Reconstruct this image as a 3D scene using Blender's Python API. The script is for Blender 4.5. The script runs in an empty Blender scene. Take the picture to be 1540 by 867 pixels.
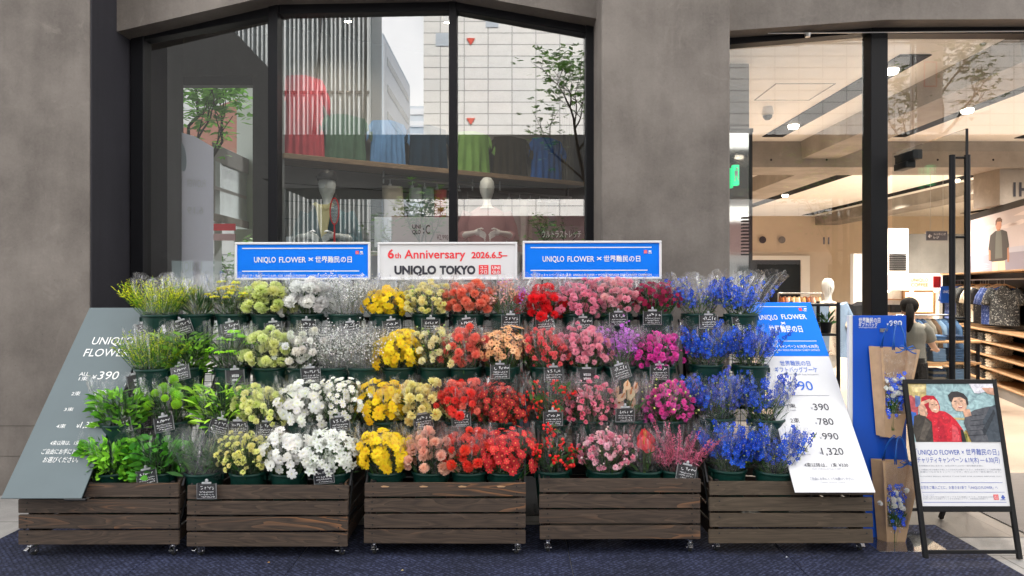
import bpy, bmesh, math, random
import numpy as np
from mathutils import Vector, Matrix, Euler
R = math.radians
PI = math.pi
random.seed(7)
rng = np.random.default_rng(7)
S = bpy.context.scene
COL = S.collection

# ------------------------------------------------------------------ camera, sky, sun, exposure
F, H = 1027.0, 1.66            # focal length in photo pixels, eye height
cam_d = bpy.data.cameras.new('camera')
cam = bpy.data.objects.new('camera', cam_d)
COL.objects.link(cam)
cam.location = (0, 0, H)
cam.rotation_euler = (R(90), 0, 0)
cam_d.sensor_width = 36
cam_d.lens = 36 * F / 1540
cam_d.shift_y = -3.5 / 1540
cam_d.clip_end = 600
cam_d.clip_start = 0.05
S.camera = cam

SUN_EL, SUN_AZ = R(56), R(8)    # the sun stands behind the shop: the street front is in open shade
W = bpy.data.worlds.new('World'); S.world = W
W.use_nodes = True
wn = W.node_tree.nodes
sky = wn.new('ShaderNodeTexSky'); sky.sky_type = 'NISHITA'; sky.sun_disc = False
sky.sun_elevation = SUN_EL; sky.sun_rotation = SUN_AZ
sky.air_density = 1.0; sky.dust_density = 6.0; sky.ozone_density = 1.0
wl = W.node_tree.links        # a mostly overcast sky: bright cloud with the clear sky showing between
w_tc = wn.new('ShaderNodeTexCoord'); w_n = wn.new('ShaderNodeTexNoise'); w_r = wn.new('ShaderNodeValToRGB'); w_m = wn.new('ShaderNodeMix'); w_m.data_type = 'RGBA'
w_n.inputs['Scale'].default_value = 1.7; w_n.inputs['Detail'].default_value = 7
w_r.color_ramp.elements[0].position = .16; w_r.color_ramp.elements[1].position = .42
wl.new(w_tc.outputs['Generated'], w_n.inputs['Vector']); wl.new(w_n.outputs[0], w_r.inputs[0]); wl.new(w_r.outputs[0], w_m.inputs[0])
wl.new(sky.outputs[0], w_m.inputs[6]); w_m.inputs[7].default_value = (9.0, 9.2, 9.5, 1)
wl.new(w_m.outputs[2], wn['Background'].inputs[0])
wn['Background'].inputs[1].default_value = 0.15
sun_d = bpy.data.lights.new('sun', 'SUN'); sun = bpy.data.objects.new('sun', sun_d); COL.objects.link(sun)
sun_d.energy = 5.0; sun_d.angle = R(0.6); sun_d.color = (1, .95, .88)
sdir = Vector((math.sin(SUN_AZ) * math.cos(SUN_EL), math.cos(SUN_AZ) * math.cos(SUN_EL), math.sin(SUN_EL)))
sun.rotation_euler = sdir.to_track_quat('Z', 'Y').to_euler()
sun.location = (0, 10, 40)

V = S.view_settings
V.view_transform = 'Standard'; V.look = 'None'; V.gamma = 1; V.use_curve_mapping = False
V.exposure = 1.12
V.use_white_balance = True
V.white_balance_temperature = 6700
V.white_balance_tint = 10
c = S.cycles
c.use_denoising = True
try: c.denoiser = 'OPENIMAGEDENOISE'
except Exception: pass
c.max_bounces = 8; c.diffuse_bounces = 4; c.glossy_bounces = 4; c.transmission_bounces = 4
c.transparent_max_bounces = 28
c.sample_clamp_indirect = 6
c.caustics_reflective = False; c.caustics_refractive = False
c.use_adaptive_sampling = True; c.adaptive_threshold = 0.012

# ------------------------------------------------------------------ helpers
def P(px, py, d):
    return Vector(((px - 770) * d / F, d, H - (py - 430) * d / F))
def hx(s):
    s = s.lstrip('#'); v = [int(s[i:i+2], 16) / 255 for i in (0, 2, 4)]
    return tuple(x / 12.92 if x <= .04045 else ((x + .055) / 1.055) ** 2.4 for x in v)

def tag(o, label=None, cat=None, group=None, kind=None):
    if label: o['label'] = label
    if cat: o['category'] = cat
    if group: o['group'] = group
    if kind: o['kind'] = kind
    return o
def empty(name, loc=(0, 0, 0), rot=(0, 0, 0), label=None, cat=None, group=None, kind=None):
    o = bpy.data.objects.new(name, None); COL.objects.link(o)
    o.location = loc; o.rotation_euler = rot; o.empty_display_size = .1
    return tag(o, label, cat, group, kind)
def mx(o):
    return Matrix.LocRotScale(Vector(o.location), o.rotation_euler, Vector(o.scale))

class MB:
    """collects shapes and links them as one mesh object"""
    def __init__(s): s.v = []; s.f = []; s.m = []; s.c = []; s.cm = 0; s.col = None
    def add(s, vs, fs):
        b = len(s.v); s.v += [tuple(v) for v in vs]
        s.f += [tuple(i + b for i in f) for f in fs]; s.m += [s.cm] * len(fs)
        s.c += [s.col or (1, 1, 1)] * len(vs)
        return s
    def box(s, lo, hi, rot=None, at=None):
        x0, y0, z0 = lo; x1, y1, z1 = hi
        vs = [Vector(p) for p in ((x0,y0,z0),(x1,y0,z0),(x1,y1,z0),(x0,y1,z0),(x0,y0,z1),(x1,y0,z1),(x1,y1,z1),(x0,y1,z1))]
        if rot is not None:
            q = rot.to_matrix() if isinstance(rot, Euler) else rot
            c_ = Vector(at) if at is not None else sum(vs, Vector()) / 8
            vs = [c_ + q @ (v - c_) for v in vs]
        return s.add(vs, [(0,3,2,1),(4,5,6,7),(0,1,5,4),(1,2,6,5),(2,3,7,6),(3,0,4,7)])
    def tube(s, pts, r, n=8, cap=True):
        pts = [Vector(p) for p in pts]; k = len(pts)
        rr = r if isinstance(r, (list, tuple)) else [r] * k
        vs = []; up = None
        for i, p in enumerate(pts):
            t = (pts[min(i+1, k-1)] - pts[max(i-1, 0)]).normalized()
            if up is None:
                up = Vector((0, 0, 1)) if abs(t.z) < .9 else Vector((1, 0, 0))
            a = t.cross(up)
            if a.length < 1e-6: a = t.cross(Vector((0, 1, .3)))
            a.normalize(); b = a.cross(t); up = b
            for j in range(n):
                w = 2 * PI * j / n
                vs.append(p + (a * math.cos(w) + b * math.sin(w)) * rr[i])
        fs = [(i*n+j, i*n+(j+1) % n, (i+1)*n+(j+1) % n, (i+1)*n+j) for i in range(k-1) for j in range(n)]
        if cap: fs += [tuple(range(n))[::-1], tuple(range((k-1)*n, k*n))]
        return s.add(vs, fs)
    def bar(s, a, b, w, h=None):
        """square bar from a to b"""
        a = Vector(a); b = Vector(b); h = h or w; t = (b - a).normalized()
        u = Vector((0, 0, 1)) if abs(t.z) < .95 else Vector((0, 1, 0))
        x = t.cross(u).normalized() * w / 2; y = x.cross(t).normalized() * h / 2
        vs = [a-x-y, a+x-y, a+x+y, a-x+y, b-x-y, b+x-y, b+x+y, b-x+y]
        return s.add(vs, [(0,3,2,1),(4,5,6,7),(0,1,5,4),(1,2,6,5),(2,3,7,6),(3,0,4,7)])
    def lathe(s, prof, n=24, at=(0, 0, 0), sx=1, sy=1, ax=None):
        at = Vector(at); vs = []; k = len(prof)
        for r, z in prof:
            for j in range(n):
                w = 2 * PI * j / n
                p = Vector((r * math.cos(w) * sx, r * math.sin(w) * sy, z))
                if ax is not None: p = ax @ p
                vs.append(at + p)
        fs = [(i*n+j, i*n+(j+1) % n, (i+1)*n+(j+1) % n, (i+1)*n+j) for i in range(k-1) for j in range(n)]
        if prof[0][0] > 1e-5: fs.append(tuple(range(n))[::-1])
        if prof[-1][0] > 1e-5: fs.append(tuple(range((k-1)*n, k*n)))
        return s.add(vs, fs)
    def prism(s, poly, y0, y1, f=None):
        """poly in (x,z), extruded along y"""
        n = len(poly)
        vs = [Vector((x, y0, z)) for x, z in poly] + [Vector((x, y1, z)) for x, z in poly]
        if f: vs = [f(v) for v in vs]
        fs = [tuple(range(n)), tuple(range(n, 2*n))[::-1]] + [(i, i+n, (i+1) % n + n, (i+1) % n) for i in range(n)]
        return s.add(vs, fs)
    def grid(s, fn, nu, nv):
        vs = [fn(i / nu, j / nv) for j in range(nv+1) for i in range(nu+1)]
        fs = [(j*(nu+1)+i, j*(nu+1)+i+1, (j+1)*(nu+1)+i+1, (j+1)*(nu+1)+i) for j in range(nv) for i in range(nu)]
        return s.add(vs, fs)
    def ball(s, c_, rx, ry=None, rz=None, n=12, k=8):
        ry = ry or rx; rz = rz or rx
        prof = [(max(1e-6, math.sin(PI*i/k)), -math.cos(PI*i/k)) for i in range(k+1)]
        c_ = Vector(c_); vs = []
        for r, z in prof:
            for j in range(n):
                w = 2*PI*j/n
                vs.append(c_ + Vector((r*math.cos(w)*rx, r*math.sin(w)*ry, z*rz)))
        fs = [(i*n+j, i*n+(j+1) % n, (i+1)*n+(j+1) % n, (i+1)*n+j) for i in range(k) for j in range(n)]
        return s.add(vs, fs)
    def mesh(s, name, mats, smooth=False, bevel=0, seg=1, colors=False):
        me = bpy.data.meshes.new(name)
        me.from_pydata(s.v, [], s.f)
        if not isinstance(mats, (list, tuple)): mats = [mats]
        for m in mats: me.materials.append(m)
        if len(mats) > 1: me.polygons.foreach_set('material_index', s.m)
        if colors:
            a = me.color_attributes.new('tint', 'FLOAT_COLOR', 'POINT')
            arr = np.ones((len(s.v), 4), np.float32); arr[:, :3] = np.array(s.c, np.float32)
            a.data.foreach_set('color', arr.ravel())
        if bevel:
            bm = bmesh.new(); bm.from_mesh(me)
            es = [e for e in bm.edges if len(e.link_faces) == 2 and e.calc_face_angle(0) > .6]
            bmesh.ops.bevel(bm, geom=es, offset=bevel, segments=seg, affect='EDGES', clamp_overlap=True)
            bm.to_mesh(me); bm.free()
        if smooth is True: me.polygons.foreach_set('use_smooth', [True] * len(me.polygons))
        elif smooth:
            bm = bmesh.new(); bm.from_mesh(me)
            for fa in bm.faces: fa.smooth = True
            for e in bm.edges:
                if len(e.link_faces) == 2 and e.calc_face_angle(0) > smooth: e.smooth = False
            bm.to_mesh(me); bm.free()
        me.update()
        return me
    def build(s, name, mats, parent=None, loc=(0, 0, 0), rot=(0, 0, 0), **k):
        o = bpy.data.objects.new(name, s.mesh(name, mats, **k)); COL.objects.link(o)
        o.location = loc; o.rotation_euler = rot
        if parent is not None: o.parent = parent
        return o

def link_copy(o, parent=None):
    c_ = o.copy(); COL.objects.link(c_)
    if parent is not None: c_.parent = parent
    for ch in o.children: link_copy(ch, c_)
    return c_

# ---- lettering: curves turned into mesh, lying in the local XZ plane and facing -Y
_tc = bpy.data.curves.new('glyphs', 'FONT'); _tc.resolution_u = 3; _to = bpy.data.objects.new('glyphs', _tc)
CAP = .73
def text_geo(body, bold=0.0):
    _tc.body = body; _tc.offset = bold; _tc.size = 1
    me = _to.to_mesh()
    vs = [v.co.copy() for v in me.vertices]; fs = [tuple(p.vertices) for p in me.polygons]
    _to.to_mesh_clear()
    return vs, fs
def add_text(mb, body, x, z, cap, y=-.003, align='L', width=None, xs=1.0, bold=0.0, flip=False):
    vs, fs = text_geo(body, bold)
    if not vs: return
    x0 = min(v.x for v in vs); x1 = max(v.x for v in vs); k = cap / CAP
    sx = k * xs if width is None else width / (x1 - x0)
    w = (x1 - x0) * sx
    ox = x if align == 'L' else (x - w / 2 if align == 'C' else x - w)
    out = []
    for v in vs:
        X = (v.x - x0) * sx
        if flip: X = w - X
        out.append((ox + X, y, z + v.y * k))
    mb.add(out, fs)
def hits(M, px, py):
    """local (x, z) where the sight line of a photo pixel meets the plane y=0 of matrix M"""
    o = Vector((0, 0, H)); d = Vector(((px - 770) / F, 1, -(py - 430) / F))
    Mi = M.inverted(); lo = Mi @ o; ld = Mi.to_3x3() @ d
    t = -lo.y / ld.y; p = lo + ld * t
    return p.x, p.z
def text_px(mb, M, body, pl, pr, yb, yt, y=-.003, bold=0.0, flip=False):
    """a line of lettering on a sign, measured by its ends, base line and cap line"""
    x0, z0 = hits(M, pl, yb); x1, _ = hits(M, pr, yb); _, z1 = hits(M, pl, yt)
    add_text(mb, body, x0, z0, z1 - z0, y=y, width=x1 - x0, bold=bold, flip=flip)
def rect_px(mb, M, pl, pt, pr, pb, y=-.003):
    x0, z1 = hits(M, pl, pt); x1, z0 = hits(M, pr, pb)
    mb.add([(x0,y,z0),(x1,y,z0),(x1,y,z1),(x0,y,z1)], [(0,1,2,3)])

# ------------------------------------------------------------------ materials
def nodes(name):
    m = bpy.data.materials.new(name); m.use_nodes = True
    nt = m.node_tree; b = nt.nodes['Principled BSDF']
    return m, nt, b
def nn(nt, t, **kw):
    n = nt.nodes.new('ShaderNode' + t)
    for k, v in kw.items():
        if k.startswith('_'): setattr(n, k[1:], v)
        else: n.inputs[k.replace('__', ' ')].default_value = v
    return n
def lk(nt, a, ao, b, bi): nt.links.new(a.outputs[ao], b.inputs[bi])
def simple(name, col, rough=.5, metal=0, spec=.5, coat=0, noise=0, scale=20, bump=0, emit=None, es=0):
    m, nt, b = nodes(name)
    b.inputs['Base Color'].default_value = (*col, 1); b.inputs['Roughness'].default_value = rough
    b.inputs['Metallic'].default_value = metal; b.inputs['Specular IOR Level'].default_value = spec
    b.inputs['Coat Weight'].default_value = coat
    if emit: b.inputs['Emission Color'].default_value = (*emit, 1); b.inputs['Emission Strength'].default_value = es
    if noise or bump:
        tc = nn(nt, 'TexCoord'); n = nn(nt, 'TexNoise', Scale=scale, Detail=6.0, Roughness=.6)
        lk(nt, tc, 'Object', n, 'Vector')
        if noise:
            r = nn(nt, 'ValToRGB'); r.color_ramp.elements[0].position = .3; r.color_ramp.elements[1].position = .7
            r.color_ramp.elements[0].color = (*[x * (1 - noise) for x in col], 1)
            r.color_ramp.elements[1].color = (*[min(1, x * (1 + noise)) for x in col], 1)
            lk(nt, n, 'Fac', r, 'Fac'); lk(nt, r, 'Color', b, 'Base Color')
        if bump:
            bp = nn(nt, 'Bump', Strength=bump, Distance=.01); lk(nt, n, 'Fac', bp, 'Height'); lk(nt, bp, 'Normal', b, 'Normal')
    return m
def tinted(name, rough=.6, sss=0.0, transl=.0, spec=.3):
    m, nt, b = nodes(name)
    a = nn(nt, 'VertexColor', _layer_name='tint')
    lk(nt, a, 'Color', b, 'Base Color'); b.inputs['Roughness'].default_value = rough; b.inputs['Specular IOR Level'].default_value = spec
    if transl:
        t = nn(nt, 'BsdfTranslucent'); mix = nn(nt, 'MixShader', Fac=transl); out = nt.nodes['Material Output']
        lk(nt, a, 'Color', t, 'Color'); lk(nt, b, 0, mix, 1); lk(nt, t, 0, mix, 2); lk(nt, mix, 0, out, 'Surface')
    return m
def concrete(name, c0, c1, bump=.25, scale=.8, streak=.55, pits=True):
    m, nt, b = nodes(name)
    g = nn(nt, 'NewGeometry')
    n1 = nn(nt, 'TexNoise', Scale=scale, Detail=8.0, Roughness=.62); lk(nt, g, 'Position', n1, 'Vector')
    mp = nn(nt, 'Mapping'); mp.inputs['Scale'].default_value = (3.2, 3.2, .35); lk(nt, g, 'Position', mp, 'Vector')
    n2 = nn(nt, 'TexNoise', Scale=1.0, Detail=6.0, Roughness=.6, Distortion=.4); lk(nt, mp, 'Vector', n2, 'Vector')
    n3 = nn(nt, 'TexNoise', Scale=45.0, Detail=5.0, Roughness=.7); lk(nt, g, 'Position', n3, 'Vector')
    a = nn(nt, 'Mix', _data_type='FLOAT'); a.inputs[0].default_value = streak; lk(nt, n1, 'Fac', a, 2); lk(nt, n2, 'Fac', a, 3)
    a2 = nn(nt, 'Mix', _data_type='FLOAT'); a2.inputs[0].default_value = .14; lk(nt, a, 0, a2, 2); lk(nt, n3, 'Fac', a2, 3)
    r = nn(nt, 'ValToRGB'); e = r.color_ramp.elements
    e[0].position = .37; e[0].color = (*c0, 1); e[1].position = .63; e[1].color = (*c1, 1)
    lk(nt, a2, 0, r, 'Fac')
    # pale scuffs and drips
    n4 = nn(nt, 'TexNoise', Scale=2.3, Detail=9.0, Roughness=.7, Distortion=1.2); lk(nt, g, 'Position', n4, 'Vector')
    r4 = nn(nt, 'ValToRGB'); r4.color_ramp.elements[0].position = .58; r4.color_ramp.elements[0].color = (0,0,0,1)
    r4.color_ramp.elements[1].position = .8; r4.color_ramp.elements[1].color = (.6,.6,.6,1); lk(nt, n4, 'Fac', r4, 'Fac')
    mix = nn(nt, 'Mix', _data_type='RGBA'); mix.inputs[7].default_value = (*[min(1, x*1.35) for x in c1], 1)
    lk(nt, r4, 'Color', mix, 0); lk(nt, r, 'Color', mix, 6)
    last = mix
    if pits:
        vo = nn(nt, 'TexVoronoi', Scale=16.0); lk(nt, g, 'Position', vo, 'Vector')
        rp = nn(nt, 'ValToRGB'); rp.color_ramp.elements[0].position = .03; rp.color_ramp.elements[0].color = (.45,.45,.45,1)
        rp.color_ramp.elements[1].position = .075; rp.color_ramp.elements[1].color = (1,1,1,1); lk(nt, vo, 'Distance', rp, 'Fac')
        mu = nn(nt, 'Mix', _data_type='RGBA', _blend_type='MULTIPLY'); mu.inputs[0].default_value = .6
        lk(nt, mix, 2, mu, 6); lk(nt, rp, 'Color', mu, 7); last = mu
    lk(nt, last, 2, b, 'Base Color')
    b.inputs['Roughness'].default_value = .72
    bp = nn(nt, 'Bump', Strength=bump, Distance=.02); lk(nt, a2, 0, bp, 'Height'); lk(nt, bp, 'Normal', b, 'Normal')
    return m
def wood(name, dark, mid, light):
    m, nt, b = nodes(name)
    tc = nn(nt, 'TexCoord'); oi = nn(nt, 'ObjectInfo')
    off = nn(nt, 'VectorMath', _operation='SCALE'); off.inputs[0].default_value = (7.3, 3.1, 11.7); lk(nt, oi, 'Random', off, 'Scale')
    add = nn(nt, 'VectorMath', _operation='ADD'); lk(nt, tc, 'Object', add, 0); lk(nt, off, 0, add, 1)
    mp = nn(nt, 'Mapping'); mp.inputs['Scale'].default_value = (1.3, 6, 11); lk(nt, add, 0, mp, 'Vector')
    n0 = nn(nt, 'TexNoise', Scale=1.0, Detail=2.0, Roughness=.4, Distortion=.3); lk(nt, mp, 'Vector', n0, 'Vector')
    # growth rings: contour bands of a stretched smooth field
    ml = nn(nt, 'Math', _operation='MULTIPLY'); ml.inputs[1].default_value = 11.0; lk(nt, n0, 'Fac', ml, 0)
    fr = nn(nt, 'Math', _operation='FRACT'); lk(nt, ml, 0, fr, 0)
    r = nn(nt, 'ValToRGB'); e = r.color_ramp.elements
    e[0].position = 0; e[0].color = (*mid, 1); e[1].position = 1; e[1].color = (*dark, 1)
    x = e.new(.45); x.color = (*dark, 1)
    x = e.new(.75); x.color = (*[(a_ + b_) / 2 for a_, b_ in zip(mid, dark)], 1)
    lk(nt, fr, 0, r, 'Fac')
    # worn orange latewood only in patches
    n2 = nn(nt, 'TexNoise', Scale=.55, Detail=3.0); lk(nt, mp, 'Vector', n2, 'Vector')
    rr = nn(nt, 'ValToRGB'); rr.color_ramp.elements[0].position = .52; rr.color_ramp.elements[0].color = (0,0,0,1)
    rr.color_ramp.elements[1].position = .68; rr.color_ramp.elements[1].color = (1,1,1,1); lk(nt, n2, 'Fac', rr, 'Fac')
    edge = nn(nt, 'ValToRGB'); ee = edge.color_ramp.elements; ee[0].position = .0; ee[0].color = (1,1,1,1); ee[1].position = .4; ee[1].color = (0,0,0,1); lk(nt, fr, 0, edge, 'Fac')
    mm = nn(nt, 'Math', _operation='MULTIPLY'); lk(nt, rr, 'Color', mm, 0); lk(nt, edge, 'Color', mm, 1)
    mix = nn(nt, 'Mix', _data_type='RGBA'); mix.inputs[7].default_value = (*light, 1); lk(nt, mm, 0, mix, 0); lk(nt, r, 'Color', mix, 6)
    mp2 = nn(nt, 'Mapping'); mp2.inputs['Scale'].default_value = (4, 60, 160); lk(nt, add, 0, mp2, 'Vector')
    n3 = nn(nt, 'TexNoise', Scale=1.0, Detail=4.0); lk(nt, mp2, 'Vector', n3, 'Vector')
    r3 = nn(nt, 'ValToRGB'); r3.color_ramp.elements[0].position = .3; r3.color_ramp.elements[0].color = (.72,.72,.72,1); r3.color_ramp.elements[1].position = .65; r3.color_ramp.elements[1].color = (1.12,1.12,1.12,1); lk(nt, n3, 'Fac', r3, 'Fac')
    mu = nn(nt, 'Mix', _data_type='RGBA', _blend_type='MULTIPLY'); mu.inputs[0].default_value = 1; lk(nt, mix, 2, mu, 6); lk(nt, r3, 'Color', mu, 7)
    lk(nt, mu, 2, b, 'Base Color'); b.inputs['Roughness'].default_value = .55; b.inputs['Specular IOR Level'].default_value = .35
    bp = nn(nt, 'Bump', Strength=.2, Distance=.004); lk(nt, n3, 'Fac', bp, 'Height'); lk(nt, bp, 'Normal', b, 'Normal')
    return m
def pane_glass(name, refl, tint=(1, 1, 1), rough=0.0):
    m = bpy.data.materials.new(name); m.use_nodes = True; nt = m.node_tree; nt.nodes.clear()
    out = nn(nt, 'OutputMaterial'); t = nn(nt, 'BsdfTransparent', Color=(*tint, 1)); g = nn(nt, 'BsdfGlossy', Color=(1, 1, 1, 1), Roughness=rough)
    fz = nn(nt, 'LayerWeight', Blend=.5)
    mr = nn(nt, 'MapRange'); mr.inputs['To Min'].default_value = refl; mr.inputs['To Max'].default_value = 1
    pw = nn(nt, 'Math', _operation='POWER'); pw.inputs[1].default_value = 4.0
    lk(nt, fz, 'Facing', pw, 0); lk(nt, pw, 0, mr, 'Value')
    mx_ = nn(nt, 'MixShader'); lk(nt, mr, 0, mx_, 'Fac'); lk(nt, t, 0, mx_, 1); lk(nt, g, 0, mx_, 2); lk(nt, mx_, 0, out, 'Surface')
    return m
def film(name, base=.030, haze=.010, scale=38, tint=(1, 1, 1)):
    """crinkled clear florist's film"""
    m = bpy.data.materials.new(name); m.use_nodes = True; nt = m.node_tree; nt.nodes.clear()
    out = nn(nt, 'OutputMaterial'); t = nn(nt, 'BsdfTransparent', Color=(*tint, 1)); g = nn(nt, 'BsdfGlossy', Color=(1, 1, 1, 1), Roughness=.10)
    d = nn(nt, 'BsdfDiffuse', Color=(.9, .92, .95, 1)); tr = nn(nt, 'BsdfTranslucent', Color=(.9, .92, .95, 1))
    tc = nn(nt, 'TexCoord'); mp = nn(nt, 'Mapping'); mp.inputs['Scale'].default_value = (1, 1, .3); lk(nt, tc, 'Object', mp, 'Vector')
    n = nn(nt, 'TexNoise', Scale=scale, Detail=3.0, Distortion=.8); lk(nt, mp, 'Vector', n, 'Vector')
    bp = nn(nt, 'Bump', Strength=1.0, Distance=.035); lk(nt, n, 'Fac', bp, 'Height'); lk(nt, bp, 'Normal', g, 'Normal')
    fz = nn(nt, 'LayerWeight', Blend=.5); lk(nt, bp, 'Normal', fz, 'Normal')
    pw = nn(nt, 'Math', _operation='POWER'); pw.inputs[1].default_value = 3.4; lk(nt, fz, 'Facing', pw, 0)
    mr = nn(nt, 'MapRange'); mr.inputs['To Min'].default_value = base; mr.inputs['To Max'].default_value = .5; lk(nt, pw, 0, mr, 'Value')
    a = nn(nt, 'MixShader'); lk(nt, mr, 0, a, 'Fac'); lk(nt, t, 0, a, 1); lk(nt, g, 0, a, 2)
    dd = nn(nt, 'MixShader', Fac=.5); lk(nt, d, 0, dd, 1); lk(nt, tr, 0, dd, 2)
    a2 = nn(nt, 'MixShader', Fac=haze); lk(nt, a, 0, a2, 1); lk(nt, dd, 0, a2, 2); lk(nt, a2, 0, out, 'Surface')
    return m

M = {}
M['concrete'] = concrete('raw concrete', (.100, .084, .074), (.212, .186, .166), streak=.34, scale=1.5)
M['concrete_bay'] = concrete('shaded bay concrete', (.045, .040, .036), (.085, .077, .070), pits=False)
M['concrete_in'] = concrete('indoor concrete', (.23, .205, .18), (.36, .325, .29), streak=.12, scale=1.4, pits=False)
M['concrete_dark'] = concrete('dark concrete', (.014, .013, .018), (.028, .026, .034), bump=.15, pits=False)  # darker concrete tone for the reveal beside the window
M['frame'] = simple('dark window metal', (.006, .006, .008), .45, spec=.2)
M['black'] = simple('black powder coat', (.007, .007, .008), .45, spec=.25, bump=.05, scale=150)
M['chrome'] = simple('zinc caster steel', (.62, .62, .64), .22, metal=1)
M['rubber'] = simple('black rubber', (.02, .02, .02), .8)
M['slat'] = wood('brown stained cedar', (.056, .041, .033), (.110, .077, .056), (.30, .135, .060))
M['slat_old'] = wood('weathered cedar', (.066, .049, .034), (.105, .077, .053), (.15, .10, .055))
M['shelf_wood'] = wood('display shelf wood', (.20, .13, .08), (.28, .19, .12), (.32, .21, .13))
M['shop_wood'] = wood('oak shelf', (.33, .19, .09), (.42, .25, .13), (.5, .3, .15))
M['bucket'] = simple('dark green bucket plastic', (.002, .030, .023), .42, spec=.3, noise=.25, scale=9)
M['petal'] = tinted('petal', .62, transl=.34, spec=.15)
M['leaf'] = tinted('leaf', .48, transl=.25, spec=.35)
M['film'] = film('clear florist film')
M['film_milky'] = film('milky florist film', .05, .05, 30)
M['film_fold'] = film('folded film edge', .22, .05, 24)
M['white'] = simple('white painted board', (.70, .70, .72), .45, noise=.02, scale=6)
M['blue'] = simple('blue print', (.000, .185, .86), .5, spec=.15, noise=.02, scale=4)
M['blue2'] = simple('deep blue panel', (.000, .075, .50), .35, noise=.03, scale=3)
M['slate'] = simple('slate grey board', (.088, .120, .132), .5, noise=.06, scale=3, bump=.03)
M['ink_white'] = simple('white print', (.82, .82, .82), .5)
M['ink_dark'] = simple('dark print', (.03, .03, .045), .5)
M['ink_red'] = simple('red print', (.72, .012, .02), .5)
M['ink_coral'] = simple('coral red print', (.80, .035, .05), .5)
M['ink_blue'] = simple('blue print ink', (.0, .12, .62), .5)
M['ink_grey'] = simple('grey print', (.26, .27, .33), .5)
M['ink_navy'] = simple('navy print', (.05, .10, .42), .5)
M['paper'] = simple('white paper', (.70, .70, .73), .6)
M['kraft'] = simple('kraft paper', (.50, .325, .195), .7, noise=.12, scale=14, bump=.1)
M['ribbon'] = simple('blue ribbon', (.005, .10, .42), .4)
M['card'] = simple('black price card', (.022, .022, .026), .35, noise=.2, scale=30)
M['chalk'] = simple('white handwriting', (.75, .76, .78), .6)
M['sleeve'] = pane_glass('clear card sleeve', .025, (.97, .97, .98), .12)
M['clip'] = pane_glass('clear clip plastic', .30, (.85, .86, .88), .15)
M['glass'] = pane_glass('shop window glass', .30, (.80, .84, .83))
M['door_glass'] = pane_glass('entrance glass', .10, (.95, .96, .95))
M['leaf_glass'] = pane_glass('door leaf glass', .02, (.95, .965, .955))
M['acrylic'] = pane_glass('clear acrylic', .10, (.93, .94, .95))
M['plaster'] = simple('ceiling plaster', (.84, .825, .80), .8, noise=.02, scale=2)
M['shopwall'] = simple('shop wall', (.62, .52, .40), .8, noise=.04, scale=2)
M['darkslot'] = simple('black ceiling slot', (.004, .004, .004), .8, spec=.1)
M['lamp'] = simple('lit lamp', (1, 1, 1), .5, emit=(1, .86, .68), es=14)
M['lamp_soft'] = simple('lit cabinet', (1, 1, 1), .5, emit=(1, .62, .30), es=1.2)
M['exit'] = simple('lit exit sign', (.1, .8, .4), .5, emit=(.05, .9, .35), es=.6)
M['mirror'] = simple('mirror cladding', (.75, .77, .77), .04, metal=1)
M['grey_panel'] = simple('grey shop panel', (.17, .165, .16), .6, noise=.05, scale=3)
M['mannequin'] = simple('mannequin white', (.68, .68, .66), .35)
M['steel'] = simple('brushed rail', (.5, .5, .5), .3, metal=1)
# ------------------------------------------------------------------ ground
def brickmat(name, c1, c2, mortar, sx, sz, rough=.8, axis='XY', msize=.012, offset=.5, bump=.15, noise=.35):
    m, nt, b = nodes(name)
    g = nn(nt, 'NewGeometry'); mp = nn(nt, 'Mapping')
    if axis == 'XZ': mp.inputs['Rotation'].default_value = (R(-90), 0, 0)
    lk(nt, g, 'Position', mp, 'Vector')
    br = nn(nt, 'TexBrick', Color1=(*c1, 1), Color2=(*c2, 1), Mortar=(*mortar, 1), Scale=1.0)
    br.inputs['Mortar Size'].default_value = msize; br.inputs['Brick Width'].default_value = sx; br.inputs['Row Height'].default_value = sz
    br.inputs['Mortar Smooth'].default_value = .1
    br.offset = offset; lk(nt, mp, 'Vector', br, 'Vector')
    n = nn(nt, 'TexNoise', Scale=1.4, Detail=8.0, Roughness=.65, Distortion=.6); lk(nt, g, 'Position', n, 'Vector')
    r = nn(nt, 'ValToRGB'); r.color_ramp.elements[0].position = .3; r.color_ramp.elements[0].color = (1-noise,)*3 + (1,)
    r.color_ramp.elements[1].position = .7; r.color_ramp.elements[1].color = (1+noise*.4,)*3 + (1,); lk(nt, n, 'Fac', r, 'Fac')
    mu = nn(nt, 'Mix', _data_type='RGBA', _blend_type='MULTIPLY'); mu.inputs[0].default_value = 1; lk(nt, br, 'Color', mu, 6); lk(nt, r, 'Color', mu, 7)
    n2 = nn(nt, 'TexNoise', Scale=160.0, Detail=2.0); lk(nt, g, 'Position', n2, 'Vector')
    r2 = nn(nt, 'ValToRGB'); r2.color_ramp.elements[0].position = .3; r2.color_ramp.elements[0].color = (.8,.8,.8,1); r2.color_ramp.elements[1].position = .7; r2.color_ramp.elements[1].color = (1.15,1.15,1.15,1); lk(nt, n2, 'Fac', r2, 'Fac')
    mu2 = nn(nt, 'Mix', _data_type='RGBA', _blend_type='MULTIPLY'); mu2.inputs[0].default_value = .8; lk(nt, mu, 2, mu2, 6); lk(nt, r2, 'Color', mu2, 7)
    lk(nt, mu2, 2, b, 'Base Color'); b.inputs['Roughness'].default_value = rough
    bp = nn(nt, 'Bump', Strength=bump, Distance=.01); lk(nt, n2, 'Fac', bp, 'Height'); lk(nt, bp, 'Normal', b, 'Normal')
    return m
M['paving'] = brickmat('grey granite paving', (.30, .285, .27), (.34, .325, .31), (.16, .15, .14), 1.2, .6, msize=.006, noise=.5)
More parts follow.
